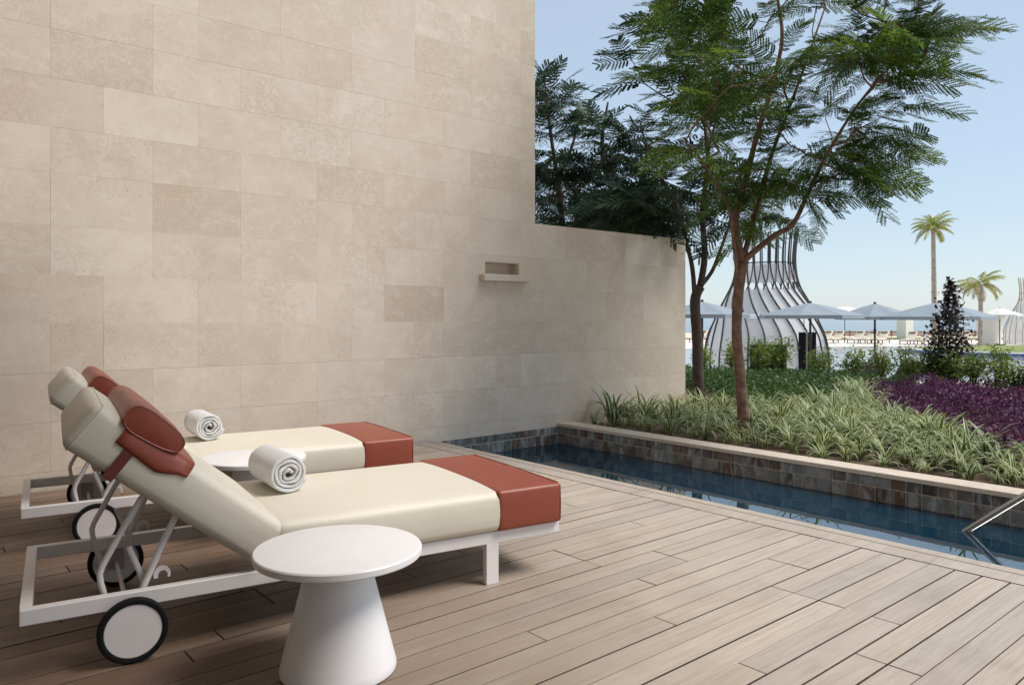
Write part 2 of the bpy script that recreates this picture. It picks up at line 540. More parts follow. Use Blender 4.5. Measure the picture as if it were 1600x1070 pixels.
lag = blob([(25.5, 3), (25, 12), (25, 24), (30, 40), (45, 46), (53, 38), (54, 26), (51, 17), (49, 8), (42, 2), (32, 0)])
sheet('lagoon_water', cs(lag), G - .008, M['lagoon'])
isl = blob([(46.5, 24.2), (49.3, 30), (50.5, 38), (47, 48), (40, 46), (36.6, 36), (38.4, 29), (42.5, 25.2)])
c_i = (44.0, 35.0)


def grow(p, k): return [(c_i[0] + (a - c_i[0]) * k, c_i[1] + (b - c_i[1]) * k) for a, b in p]


def curb(name, outline, z0, z1, mat):
    bm = bmesh.new()
    pts = cs(outline)
    a = [bm.verts.new((x, y, z0)) for x, y in pts]; b = [bm.verts.new((x, y, z1)) for x, y in pts]
    n = len(a)
    for i in range(n): bm.faces.new((a[i], a[(i + 1) % n], b[(i + 1) % n], b[i]))
    bm.faces.new(b)
    bmesh.ops.recalc_face_normals(bm, faces=bm.faces[:])
    me = bpy.data.meshes.new(name); bm.to_mesh(me); bm.free()
    o = link(name, me, mat); meta(o, kind='structure')
    return o


curb('island_mosaic_edge', grow(isl, 1.03), G - .2, G + .13, M['blue_tile'])
curb('island_kerb', grow(isl, 1.035), G + .13, G + .19, M['render_white'])
curb('island_lawn', grow(isl, .965), G + .10, G + .22, M['grass'])
lawn = blob([(71, -20), (71, 10), (70.5, 30), (70.5, 60), (76, 60), (76, 10), (76, -20)])
sheet('beach_lawn', cs(lawn), G - .010, M['grass'])

# garden bed
bm = bmesh.new()
nx, ny = 44, 70
gv = [[None] * (ny + 1) for _ in range(nx + 1)]
for i in range(nx + 1):
    for j in range(ny + 1):
        x = 6.30 + (15.6 - 6.30) * i / nx; y = -4 + 22 * j / ny
        z = -.055 + .03 * noise.noise((x * 1.3, y * 1.3, 0)) + .015 * noise.noise((x * 5, y * 5, 3))
        z += .06 * min(1, max(0, (x - 7) / 3))
        if x > 13.9: z = z + (G - .05 - z) * min(1, (x - 13.9) / 1.5)
        gv[i][j] = bm.verts.new((x, y, z))
for i in range(nx):
    for j in range(ny):
        bm.faces.new((gv[i][j], gv[i + 1][j], gv[i + 1][j + 1], gv[i][j + 1]))
me = bpy.data.meshes.new('garden_soil'); bm.to_mesh(me); bm.free()
meta(link('garden_soil', me, M['soil'], smooth=True), kind='structure')

# deck: dark joists void with single boards laid on it
deck = MB().box(-6, POOL_X - .012, -6, WALL_Y - .02, -.20, -.032).build('deck', M['dark'])
meta(deck, kind='structure')
BW, GAP = .1165, .0040
lens = [1.05, 1.45, 1.9, 2.35, 2.8]
bmesh_cache = {}


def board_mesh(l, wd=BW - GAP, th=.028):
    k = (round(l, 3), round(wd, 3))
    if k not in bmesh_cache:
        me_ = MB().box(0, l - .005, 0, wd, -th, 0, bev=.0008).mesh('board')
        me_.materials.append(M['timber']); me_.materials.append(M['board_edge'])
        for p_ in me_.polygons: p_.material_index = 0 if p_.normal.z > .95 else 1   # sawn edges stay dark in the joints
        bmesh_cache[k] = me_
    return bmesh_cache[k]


rb = random.Random(11)
row = 0
y = WALL_Y - .06 - BW
X_END = 4.098
while y > -.75:
    x = X_END
    # visible part of a row begins about where the picture's left edge cuts it
    xmin = -.95 if y > 1.2 else -.4
    first = True
    while x > xmin:
        l = rb.choice(lens) if not first else rb.choice([.55, .9, 1.3, 1.7, 2.1])
        first = False
        l = min(l, max(.3, x - xmin + .1)); l = round(l / .05) * .05
        x -= l
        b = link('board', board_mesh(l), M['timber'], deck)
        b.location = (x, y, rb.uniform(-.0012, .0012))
    y -= BW + rb.choice((-.0026, -.0020, -.0012, 0, .0006, .0018, .0030))
    row += 1
# boards along the pool edge
y = WALL_Y - .03
while y > -.75:
    l = rb.choice([1.9, 2.35, 2.8])
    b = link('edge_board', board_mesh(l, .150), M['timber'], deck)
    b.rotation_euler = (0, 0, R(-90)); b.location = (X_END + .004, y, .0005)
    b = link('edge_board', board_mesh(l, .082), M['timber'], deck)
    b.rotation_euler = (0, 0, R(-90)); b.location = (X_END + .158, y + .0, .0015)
    y -= l

# plunge pool
basin = MB()
basin.box(POOL_X - .011, POOL_X, -4, WALL_Y + .02, -1.25, -.034)
basin.box(POOL_X, COP_X + .06, -4, WALL_Y + .02, -1.30, -1.25)
pb = basin.build('pool_basin', M['teal']); meta(pb, kind='structure')
sheet('pool_water', [(POOL_X, -4), (COP_X - .006, -4), (COP_X - .006, WALL_Y + .03), (POOL_X, WALL_Y + .03)], WATER_Z, M['pool'])
TP = .1172
tile_me = {}


def tile_mesh(wd, ht):
    k = (round(wd, 4), round(ht, 4))
    if k not in tile_me:
        tile_me[k] = MB().box(0, wd, 0, .009, 0, ht, bev=.002).mesh('tile')
    return tile_me[k]


# ------------------------------------------------------------------ planter wall with tiles and coping
pw = empty('planter_wall', (COP_X, 3.0, 0))
meta(pw, 'low pool-side planter wall faced with dark glazed tiles under a pale coping', 'wall')


def child(o, parent):
    o.parent = parent
    o.matrix_parent_inverse = Matrix.Translation(parent.location).inverted() if parent.rotation_euler.z == 0 else parent.matrix_world.inverted()
    return o


child(MB().box(COP_X, COP_X + .19, -4, WALL_Y - .002, -1.25, -.020).build('wall_core', M['grout']), pw)
rows = [(-.0965, .0745), (-.0965 - TP, TP - .010)]
for k in range(62):
    yy = WALL_Y - .014 - TP * k
    for z0, ht in rows:
        t = link('tile', tile_mesh(TP - .010, ht), M['tile']); t.rotation_euler = (0, 0, R(-90)); t.location = (COP_X - .0085, yy, z0)
        child(t, pw)
# below the water line the tiles go on, joined
bm = MB()
for k in range(62):
    yy = WALL_Y - .014 - TP * k
    for q in range(8):
        z0 = rows[1][0] - TP * (q + 1)
        bm.box(COP_X - .0085, COP_X + .0005, yy - (TP - .004), yy, z0, z0 + TP - .004)
u = bm.build('underwater_tiles', M['tile']); u['kind'] = 'stuff'; child(u, pw)
cy = WALL_Y - .004
rc = random.Random(3)
for l in (1.22,) * 7:
    m_ = MB().box(COP_X - .018, 6.312, cy - l + .003, cy, -.018, .018, bev=.003)
    child(m_.build('coping_stone', M['stone']), pw)
    cy -= l

# ------------------------------------------------------------------ stone wall
wall = empty('stone_wall', (2.0, WALL_Y, 0))
meta(wall, 'tall beige limestone wall with a lower stretch towards the garden', 'wall')
LOW_END, STEP_X, LOW_TOP, HIGH_TOP = 8.496, 5.738, 2.302, 6.08
NX0, NX1, NZ0, NZ1 = 5.012, 5.509, 1.705, 1.845
T0 = WALL_Y + .022
core = MB()
core.box(-3.5, NX0, T0, WALL_Y + .34, -.30, HIGH_TOP - .01)
core.box(NX0, NX1, T0, WALL_Y + .34, -.30, NZ0)
core.box(NX0, NX1, T0, WALL_Y + .34, NZ1, HIGH_TOP - .01)
core.box(NX1, STEP_X - .001, T0, WALL_Y + .34, -.30, HIGH_TOP - .01)
core.box(NX0, NX1, WALL_Y + .16, WALL_Y + .34, NZ0, NZ1)
core.box(STEP_X - .001, LOW_END - .001, T0, WALL_Y + .34, -.30, LOW_TOP - .002)
child(core.build('wall_core', M['stone']), wall)
niche = MB()
niche.box(NX0 - .001, NX0 + .012, WALL_Y + .004, WALL_Y + .158, NZ0, NZ1)
niche.box(NX1 - .012, NX1 + .001, WALL_Y + .004, WALL_Y + .158, NZ0, NZ1)
niche.box(NX0 + .012, NX1 - .012, WALL_Y + .004, WALL_Y + .158, NZ1 - .010, NZ1 + .001)
niche.box(NX0 + .012, NX1 - .012, WALL_Y + .146, WALL_Y + .158, NZ0, NZ1 - .010)
nb = niche.build('niche', M['stone']); child(nb, wall)
sill = MB().box(4.945, 5.600, WALL_Y - .085, WALL_Y + .150, 1.632, 1.7045, bev=.004)
child(sill.build('spout_shelf', M['stone']), wall)
CH, CWD, Z_REF, X_REF = .3585, .697, 1.199, 2.74
rs = random.Random(21)
stone_cache = {}
zi = -4
while True:
    z0 = Z_REF + CH * zi; z1 = z0 + CH
    if z0 > HIGH_TOP - .05: break
    odd = zi % 2
    xx = X_REF + (CWD / 2 if odd else 0) - CWD * 6
    xlim = LOW_END if z0 < LOW_TOP - .05 else STEP_X
    while xx < xlim - .02:
        l = CWD
        if rs.random() < .08: l = CWD / 2
        a, b_ = xx, min(xx + l, xlim)
        if xlim - b_ < .12: b_ = xlim
        xx = b_
        za, zb = max(z0, -.28), (LOW_TOP if abs(z1 - LOW_TOP) < .12 else z1)
        if abs(z0 - LOW_TOP) < .12: za = LOW_TOP
        j = .0004
        y0 = WALL_Y + rs.uniform(-.0003, .0003)
        if b_ > NX0 and a < NX1 and zb > NZ0 - .08 and za < NZ1:
            mb = MB()
            X0, X1 = a + j, b_ - j
            Z0, Z1 = za + j, zb - j
            A0, A1 = max(X0, NX0), min(X1, NX1)
            B0, B1 = max(Z0, NZ0), min(Z1, NZ1)
            def put(p, q, r, s):
                if q - p > .003 and s - r > .003: mb.box(p, q, WALL_Y, WALL_Y + .024, r, s)
            put(X0, A0, Z0, Z1); put(A1, X1, Z0, Z1)
            if B1 > B0: put(A0, A1, Z0, B0); put(A0, A1, B1, Z1)
            else: put(A0, A1, Z0, Z1)
            if len(mb.bm.verts) == 0: mb.bm.free(); continue
            child(mb.build('stone', M['stone']), wall)
        else:
            k = (round(b_ - a, 3), round(zb - za, 3))
            if k not in stone_cache:
                stone_cache[k] = MB().box(0, k[0] - 2 * j, 0, .026, 0, k[1] - 2 * j).mesh('stone')
            s_ = link('stone', stone_cache[k], M['stone']); s_.location = (a + j, y0, za + j)
            child(s_, wall)
    zi += 1
# dark tile band of the pool on the wall foot
for k in range(int((COP_X - POOL_X) / TP) + 1):
    x0 = POOL_X + .002 + TP * k
    wd = min(TP - .007, COP_X - .010 - x0)
    if wd < .02: continue
    for z0, ht in rows:
        t = link('wall_tile', tile_mesh(wd, ht), M['tile']); t.location = (x0, WALL_Y - .013, z0); child(t, wall)
mb = MB()
for k in range(int((COP_X - POOL_X) / TP) + 1):
    x0 = POOL_X + .002 + TP * k
    for q in range(8):
        z0 = rows[1][0] - TP * (q + 1)
        mb.box(x0, min(x0 + TP - .004, COP_X - .01), WALL_Y - .013, WALL_Y - .004, z0, z0 + TP - .004)
o = mb.build('underwater_tiles', M['tile']); o['kind'] = 'stuff'; child(o, wall)
child(MB().box(POOL_X - .009, COP_X - .009, WALL_Y - .0045, WALL_Y - .0025, -1.25, -.019).build('grout_bed', M['grout']), wall)

# ------------------------------------------------------------------ the hotel behind the viewpoint and an unseen slab added to shade the left of the terrace
HX, HT = -1.9, 12.5
hotel = empty('hotel_building', (HX - 5, 0, 0))
meta(hotel, 'cream rendered hotel block with an added shade slab, standing behind the terrace', 'building')
child(MB().box(HX - 12, HX, -60, 60, -1.5, HT).build('wall', M['facade']), hotel)
child(MB().box(HX - 12.2, HX + .5, -60.3, 60.3, HT, HT + .5).build('roof', M['facade']), hotel)
child(MB().box(HX - .01, 2.35, -8, 4.7, 3.75, 4.05).build('shade_slab', M['facade']), hotel)  # out-of-view slab, added to darken the left deck and wall
for k in range(-8, 9):
    for fl in range(4):
        x0 = HX + .005
        wv = MB().box(x0, x0 + .04, k * 6.5 - 1.8, k * 6.5 + 1.8, fl * 3.1 + .02, fl * 3.1 + 2.4).build('window', M['facade_glass'])
        child(wv, hotel)

# ================================================================== FURNITURE
def make_lounger(loc, rz, label):
    t = empty('sun_lounger', loc, R(rz))
    meta(t, label, 'sun lounger', 'wheeled cream sun loungers on the deck')
    Lr, Wr, zr0, zr1, tw = 2.236, .859, .190, .245, .038
    hx, hy = Lr / 2, Wr / 2
    fr = MB()
    fr.box(-hx, hx, -hy, -hy + tw, zr0, zr1, bev=.003)
    fr.box(-hx, hx, hy - tw, hy, zr0, zr1, bev=.003)
    fr.box(-hx + .0005, -hx + tw, -hy + tw, hy - tw, zr0 + .0005, zr1 - .0005)
    fr.box(hx - tw, hx - .0005, -hy + tw, hy - tw, zr0 + .0005, zr1 - .0005)
    fr.box(-.22, -.18, -hy + tw, hy - tw, zr0 + .005, zr1 - .008)
    fr.box(.70, .78, -hy + tw, hy - tw, zr0 + .006, zr1 - .008)
    fr.build('frame', M['white_paint'], t)
    for s in (-1, 1):
        lg = MB().box(.708, .774, min(s * (hy - .0005), s * (hy - .034)), max(s * (hy - .0005), s * (hy - .034)), 0, zr0 + .002, bev=.002)
        lg.build('leg', M['white_paint'], t)
    wx, wr = -.770, .117
    for s in (-1, 1):
        y0, y1 = s * (hy + .012), s * (hy + .044)
        ya, yb = min(y0, y1), max(y0, y1)
        Mr = Matrix.Translation((wx, (ya + yb) / 2, wr)) @ Matrix.Rotation(R(90), 4, 'X')
        hub = MB(); hub.lathe([(0, -.013), (.05, -.0125), (.094, -.012), (.098, -.008), (.098, .008), (.094, .012), (.05, .0125), (0, .013)], 40)
        bmesh.ops.transform(hub.bm, matrix=Mr, verts=hub.bm.verts[:])
        wh = hub.build('wheel', M['white_paint'], t)
        soft(wh)
        ty = MB(); ty.lathe([(.0965, -.0145), (.105, -.017), (.113, -.015), (wr, -.008), (wr, .008), (.113, .015), (.105, .017), (.0965, .0145), (.0965, -.0145)], 48)
        bmesh.ops.transform(ty.bm, matrix=Mr, verts=ty.bm.verts[:])
        tyre = ty.build('tyre', M['rubber'], wh); soft(tyre)
        pl = MB().box(wx - .032, wx + .032, s * (hy - .004) - .003, s * (hy - .004) + .003, .085, .178, bev=.001).build('axle_plate', M['grey_plastic'], wh)
        MB().tube([(wx, s * (hy - .012), wr), (wx, s * (hy + .02), wr)], .008, 10).build('bolt', M['dark_metal'], wh)
    ax = MB().tube([(wx, -hy + .002, wr), (wx, hy - .002, wr)], .009).build('axle', M['white_paint'], t)
    soft(ax)
    for s in (-1, 1):
        yy = s * (hy - .085)
        o = MB().tube([(-.70, yy, .625), (-.79, yy, .47), (-.862, yy, .335), (-.872, yy, .305), (-.868, yy, .27), (-.835, yy, .135)], .0115, 10).build('support_tube', M['white_paint'], t); soft(o)
        yy = s * (hy - .060)
        o = MB().tube([(-.585, yy, .555), (-.66, yy, .40), (-.735, yy, .225)], .0125, 10).build('prop', M['white_paint'], t); soft(o)
        # clevis at the top of the prop and hook plate at its foot
        MB().box(-.602, -.570, yy - .016, yy + .016, .535, .585, bev=.003).build('bracket', M['white_paint'], o)
        hk = MB()
        arc = [(-.700 + .030 * math.cos(a), .275 + .034 * math.sin(a)) for a in [R(200 - 22 * i) for i in range(11)]]
        inn = [(-.697 + .017 * math.cos(a), .272 + .020 * math.sin(a)) for a in [R(200 - 22 * i) for i in range(11)]]
        va = [hk.bm.verts.new((p[0] + .035, yy - .004, p[1])) for p in arc]; vb = [hk.bm.verts.new((p[0] + .035, yy - .004, p[1])) for p in inn]
        vc = [hk.bm.verts.new((p[0] + .035, yy + .004, p[1])) for p in arc]; vd = [hk.bm.verts.new((p[0] + .035, yy + .004, p[1])) for p in inn]
        for i in range(10):
            for q in ((va[i], va[i + 1], vb[i + 1], vb[i]), (vd[i], vd[i + 1], vc[i + 1], vc[i]), (va[i + 1], va[i], vc[i], vc[i + 1]), (vb[i], vb[i + 1], vd[i + 1], vd[i])):
                hk.bm.faces.new(q)
        hk.build('hook', M['white_paint'], o)
        yy = s * (hy - .10)
        o = MB().tube([(-.775, yy, .385), (-.735, yy, .28), (-.715, yy, .215)], .0115, 10).build('stay', M['white_paint'], t); soft(o)
    # seat cushion
    W = .905
    bm = rbox(1.372, W, .182, .034, (36, 20, 3), puff=.012, side=.006)
    bmesh.ops.translate(bm, vec=(.424, 0, .2465), verts=bm.verts[:])
    me = bpy.data.meshes.new('seat_cushion'); bm.to_mesh(me); bm.free()
    seat = link('seat_cushion', me, M['cream'], t, smooth=True)
    # backrest
    A = R(38.5)
    bl = .875
    Mb = Matrix.Translation((-.205, 0, .402)) @ Matrix.Rotation(A, 4, 'Y') @ Matrix.Translation((-bl / 2, 0, -.183))
    bm = rbox(bl, W, .183, .036, (24, 20, 3), puff=.010, side=.008)
    bmesh.ops.transform(bm, matrix=Mb, verts=bm.verts[:])
    me = bpy.data.meshes.new('back_cushion'); bm.to_mesh(me); bm.free()
    back = link('back_cushion', me, M['cream'], t, smooth=True)
    # seam welt round the head end of the back cushion
    def bk(a, y, z): return Mb @ Vector((a, y, z))
    e = bl / 2 - .004
    hw, hz0, hz1, rr = W / 2 + .0005, .0, .184, .034
    loop = []
    for (cy_, cz_, a0) in ((hw - rr, hz1 - rr, 0), (-hw + rr, hz1 - rr, 90), (-hw + rr, hz0 + rr, 180), (hw - rr, hz0 + rr, 270)):
        for q in range(6):
            a = R(a0 + 18 * q); loop.append((cy_ + rr * math.cos(a), cz_ + rr * math.sin(a)))
    loop.append(loop[0])
    sm = MB().tube([bk(-e + .028, p[0] * 1.001, p[1]) for p in loop], .0035, 6, cap=False).build('welt', M['cream'], back)
    soft(sm)
    # back board below the cushion
    bb = MB(); bb.box(-bl / 2 + .16, bl / 2 - .10, -W / 2 + .17, W / 2 - .17, -.016, -.002)
    bmesh.ops.transform(bb.bm, matrix=Mb, verts=bb.bm.verts[:])
    bb.build('back_board', M['white_paint'], t)
    # rust red foot cover: a sleeve with crisp end corners
    bm = rbox(.362, W + .014, .190, .020, (12, 20, 3), puff=.014, side=.002)
    bmesh.ops.translate(bm, vec=(1.110 - .181 + .006, 0, .2470), verts=bm.verts[:])
    me = bpy.data.meshes.new('foot_cover'); bm.to_mesh(me); bm.free()
    fc = link('foot_cover', me, M['red'], t, smooth=True)
    xs = 1.116 - .012
    sm = MB().tube([(xs, -W / 2 - .006, .262), (xs + .001, -W / 2 - .007, .34), (xs, -W / 2 - .004, .425), (xs, -W / 2 + .02, .4385), (xs, 0, .443), (xs, W / 2 - .02, .4385), (xs, W / 2 + .004, .425), (xs, W / 2 + .006, .262)], .003, 6).build('welt', M['red'], fc)
    # headrest: red saddle sheet, pillow and strap
    s0 = -.185                                           # along the cushion, 0 at its middle, minus towards the head
    top = .1835
    sh = MB()
    def band(a0, a1, prof, th=.004):
        """sheet wrapped over the cushion: prof = list of (y, z) across"""
        up = [[sh.bm.verts.new(bk(a, y, z)) for (y, z) in prof] for a in (a0, a1)]
        return up
    aL, aR = s0 - .115, s0 + .165
    n_ = 22
    grid = []
    for i in range(9):
        a = aL + (aR - aL) * i / 8
        rowv = []
        drop = .040 + .012 * (a - aL) / .14 if a < s0 + .075 else .052 * max(0, 1 - (a - s0 - .075) / .09)   # side flap, cut to a point
        for j in range(n_ + 1):
            q = -1 + 2 * j / n_
            yy = q * (W / 2 - .034)
            puff = .010 * (1 - abs(2 * a / bl) ** 3) * (1 - abs(2 * yy / W) ** 3)
            rowv.append((yy, top + .004 + puff))
        def corner(sg):
            pts = []
            for aa in (30, 60, 90):
                pts.append((sg * (W / 2 - .034 + .042 * math.sin(R(aa))), top - .034 + .042 * math.cos(R(aa))))
            for dd in (.25, .5, .75, 1.0):
                pts.append((sg * (W / 2 + .0085 + .004 * math.sin(dd * 3)), top - .034 - dd * max(.012, drop)))
            return pts
        full = corner(-1)[::-1] + rowv + corner(1)
        grid.append([sh.bm.verts.new(bk(a, p[0], p[1])) for p in full])
    for A_, B_ in zip(grid, grid[1:]):
        for k in range(len(A_) - 1): sh.bm.faces.new((A_[k], A_[k + 1], B_[k + 1], B_[k]))
    hd = sh.build('headrest', M['red'], t, smooth=True)
    md = hd.modifiers.new('thick', 'SOLIDIFY'); md.thickness = .004; md.offset = 1
    # pillow: flattened bolster, thicker towards the head
    pm = MB()
    pl_len, pl_w, pl_t = .246, W + .022, .100
    prof = []
    for q in range(28):
        a = 2 * math.pi * q / 28
        ca, sa = math.cos(a), math.sin(a)
        px = (abs(ca) ** .62) * (1 if ca > 0 else -1) * pl_len / 2
        pz = (abs(sa) ** .70) * (1 if sa > 0 else -1) * pl_t / 2 * (1.0 - .22 * (px / (pl_len / 2)))
        prof.append((px, pz + pl_t / 2 * .95))
    ys = [-1, -.985, -.95, -.88, -.6, -.3, 0, .3, .6, .88, .95, .985, 1]
    rings = []
    for yv in ys:
        k = 1.0 - .07 * max(0, (abs(yv) - .9) / .1) ** 2
        bul = .006 * math.sin(yv * 7)
        rings.append([pm.bm.verts.new(bk(s0 - .03 + p[0] * k, yv * pl_w / 2, top - .016 + (p[1] - pl_t * .45) * k + pl_t * .45 + bul * (1 if p[1] > .05 else 0))) for p in prof])
    for A_, B_ in zip(rings, rings[1:]):
        for k in range(28): pm.bm.faces.new((A_[k], A_[(k + 1) % 28], B_[(k + 1) % 28], B_[k]))
    for rg, sg in ((rings[0], -1), (rings[-1], 1)):
        cv = pm.bm.verts.new(bk(s0 - .03, sg * (pl_w / 2 + .010), top - .016 + pl_t * .47))
        for k in range(28): pm.bm.faces.new((rg[k], rg[(k + 1) % 28], cv))
    pil = pm.build('pillow', M['red'], hd); soft(pil, 50)
    for rg_y in (-pl_w / 2, pl_w / 2):
        lp = [bk(s0 - .03 + p[0] * .935, rg_y, top - .016 + (p[1] - pl_t * .45) * .935 + pl_t * .45) for p in prof]
        lp.append(lp[0])
        MB().tube(lp, .0028, 5, cap=False).build('welt', M['red'], pil)
    # strap from the flap tip round the underside
    st = MB()
    for sg in (-1, 1):
        y0 = sg * (W / 2 + .0095)
        a0, a1 = s0 - .075, s0 - .036
        st.box(min(a0, a1), max(a0, a1), min(y0, y0 + sg * .003), max(y0, y0 + sg * .003), -.008, .118)
    st.box(s0 - .075, s0 - .036, -W / 2 - .012, W / 2 + .012, -.011, -.0082)
    bmesh.ops.transform(st.bm, matrix=Mb, verts=st.bm.verts[:])
    st.build('strap', M['red_dark'], hd)
    return t


LA = make_lounger((1.557, 3.312, 0), -9.14, 'cream sun lounger nearest the viewer, beside the large white table in front')
LB = make_lounger((1.765, 4.958, 0), -8.2, 'cream sun lounger farther back, alongside the stone wall')


def make_table(loc, label):
    t = empty('side_table', loc); meta(t, label, 'side table', 'round white side tables')
    tp = MB(); R_ = .294
    tp.lathe([(0, .434), (R_ - .012, .434), (R_ - .004, .432), (R_, .427), (R_, .409), (R_ - .003, .405), (R_ - .008, .404), (.05, .404), (0, .404)], 72)
    o = tp.build('table_top', M['white_top'], t); soft(o, 30)
    bs = MB(); bs.lathe([(0, .4038), (.100, .4038), (.106, .395), (.199, .035), (.204, .016), (.203, .006), (.197, .0005), (0, .0005)], 64)
    o = bs.build('pedestal', M['white_top'], t); soft(o, 35)
    return t


make_table((1.271, 2.462, 0), 'round white pedestal table in the foreground, whole cone base in view')
make_table((1.716, 4.379, 0), 'round white table between the two loungers, only its top in view')


def make_towel(loc, rz, label, seed, rad=.096, ln=.36):
    """rolled bath towel: a wound strip, its end showing the spiral"""
    rg = random.Random(seed)
    bm = bmesh.new()
    turns, th = 3.9, .0185
    N = 190
    r0 = .010
    def rr(a): return r0 + (rad - th * .5 - r0) * (a / (2 * math.pi * turns)) ** .86
    off = [rg.uniform(-1, 1) for _ in range(40)]
    inner, outer = [], []
    for i in range(N + 1):
        a = 2 * math.pi * turns * i / N
        r = rr(a)
        wob = .0022 * math.sin(a * 2.3 + off[0] * 3) + .0016 * math.sin(a * 5.1 + off[1] * 3)
        k = i / N
        r += wob * (1 - .6 * k)
        t2 = th * (.90 + .06 * math.sin(a * 3.7 + off[2]))
        c, s = math.cos(a + off[3]), math.sin(a + off[3])
        sq = 1.0 - .05 * max(0, -s)                    # settles under its own weight
        outer.append((c * (r + t2 / 2) * 1.03, s * (r + t2 / 2) * sq)); inner.append((c * (r - t2 / 2) * 1.03, s * (r - t2 / 2) * sq))
    ysec = [0, .004, .012, .05, .10, ln * .5, ln - .10, ln - .05, ln - .012, ln - .004, ln]
    sh = [.62, .90, 1, 1, 1, 1, 1, 1, 1, .90, .62]
    V = []
    for q, (yv, k) in enumerate(zip(ysec, sh)):
        ro, ri = [], []
        for i in range(N + 1):
            a = 2 * math.pi * turns * i / N
            e = .0075 * math.sin(a * .9 + off[5] * 3) + .004 * math.sin(a * 2.7 + off[6]) if q < 3 or q > 7 else 0
            m = ((outer[i][0] + inner[i][0]) / 2, (outer[i][1] + inner[i][1]) / 2)
            fo = (m[0] + (outer[i][0] - m[0]) * k, m[1] + (outer[i][1] - m[1]) * k)
            fi = (m[0] + (inner[i][0] - m[0]) * k, m[1] + (inner[i][1] - m[1]) * k)
            lump = 1 + .012 * noise.noise((fo[0] * 14, fo[1] * 14, yv * 9 + seed))
            ro.append(bm.verts.new((fo[0] * lump, yv + e, fo[1] * lump))); ri.append(bm.verts.new((fi[0] * lump, yv + e, fi[1] * lump)))
        V.append((ro, ri))
    for (a, b), (c, d) in zip(V, V[1:]):
        for i in range(N):
            bm.faces.new((a[i], a[i + 1], c[i + 1], c[i])); bm.faces.new((b[i + 1], b[i], d[i], d[i + 1]))
        bm.faces.new((a[0], c[0], d[0], b[0])); bm.faces.new((c[N], a[N], b[N], d[N]))
    for (a, b), fl in ((V[0], 0), (V[-1], 1)):
        for i in range(N):
            q = (a[i], b[i], b[i + 1], a[i + 1])
            bm.faces.new(q if fl else q[::-1])
    bmesh.ops.recalc_face_normals(bm, faces=bm.faces[:])
    me = bpy.data.meshes.new('rolled_towel'); bm.to_mesh(me); bm.free()
    zmin = min(v.co.z for v in me.vertices)
    me.transform(Matrix.Translation((0, 0, -zmin)))
    o = link('rolled_towel', me, M['towel'], smooth=True)
    o.location = loc; o.rotation_euler = (0, 0, R(rz))
    meta(o, label, 'towel', 'rolled white towels')
    return o


def on_lounger(lg, x, y, z):
    a = lg.rotation_euler.z
    return (lg.location.x + x * math.cos(a) - y * math.sin(a), lg.location.y + x * math.sin(a) + y * math.cos(a), z)


make_towel(on_lounger(LA, -.085, .015, .4385), -9.14 + 4, 'rolled white towel on the seat of the nearest lounger', 3)
make_towel(on_lounger(LB, -.085, .11, .4385), -8.2 + 3, 'rolled white towel on the lounger beside the stone wall', 8)

# pool handrail
hr = empty('pool_handrail', (5.72, 1.8, WATER_Z)); meta(hr, 'stainless steel handrail rising out of the pool at the right edge', 'handrail')
pts = [(5.72, 2.22, -.62), (5.72, 2.10, -.40), (5.72, 1.966, -.215), (5.72, 1.63, .08), (5.72, 1.25, .40), (5.72, 1.08, .52), (5.72, .95, .56), (5.72, .80, .52), (5.72, .74, .40), (5.72, .74, -.6)]
o = MB().tube(pts, .021, 14).build('rail', M['chrome']); soft(o, 60); child(o, hr)
# submerged step seen through the water
st = MB().box(POOL_X + .02, COP_X - .02, -2.0, 1.75, -1.24, -.52).build('pool_step', M['tile']); meta(st, kind='structure')

# ================================================================== FOLIAGE
rng = np.random.default_rng(5)


def frond_template(pairs=10, leaflets=9, quad=True, seed=0):
    """bipinnate leaf of unit length along +X, returns verts and tri array"""
    g = np.random.default_rng(seed)
    V, F = [], []

    def tri(a, b, c):
        n = len(V); V.extend([a, b, c]); F.append((n, n + 1, n + 2))
    def rach(t): return np.array([t * (1 - .10 * t * t), .03 * math.sin(t * 2.5 + seed), -.30 * t ** 2.1])
    S = 6
    for i in range(S):
        a, b = rach(i / S), rach((i + 1) / S); wv = np.array([0, .006, 0])
        tri(a - wv, b - wv, b + wv); tri(a - wv, b + wv, a + wv)
    for i in range(pairs):
        t = .16 + .84 * i / (pairs - 1)
        p = rach(t)
        Lp = .31 * (math.sin(math.pi * min(1, .22 + .70 * (1 - (t - .16) / .84) ** .8)) ** .6) * g.uniform(.88, 1.08)
        ang = R(68 - 34 * t) + g.uniform(-.08, .08)
        for s in (-1, 1):
            d = np.array([math.cos(ang), s * math.sin(ang), -.16 - g.uniform(0, .22)])
            d /= np.linalg.norm(d)
            nrm = np.array([.1, 0, 1.]); sd_ = np.cross(nrm, d); sd_ /= np.linalg.norm(sd_)
            curl = np.array([0, 0, -.10])
            def pin(q): return p + d * Lp * q + curl * Lp * q * q
            wv = sd_ * .0028
            tri(pin(0) - wv, pin(1), pin(0) + wv)
            for k in range(leaflets):
                q = (k + .8) / (leaflets + .3)
                b0 = pin(q)
                ll = .046 * (1 - .45 * abs(q - .45)) * g.uniform(.85, 1.1)
                lw = .036
                for s2 in (-1, 1):
                    dd = sd_ * s2 * .92 + d * .38 + np.array([0, 0, g.uniform(-.12, .10)])
                    e = b0 + dd * ll
                    mid = b0 + dd * ll * .55
                    if quad:
                        tri(b0, mid + d * lw * .5, e); tri(b0, e, mid - d * lw * .5)
                    else:
                        tri(b0 - d * lw * .55, b0 + d * lw * .75, e)
    return np.array(V, dtype=np.float32), np.array(F, dtype=np.int32)


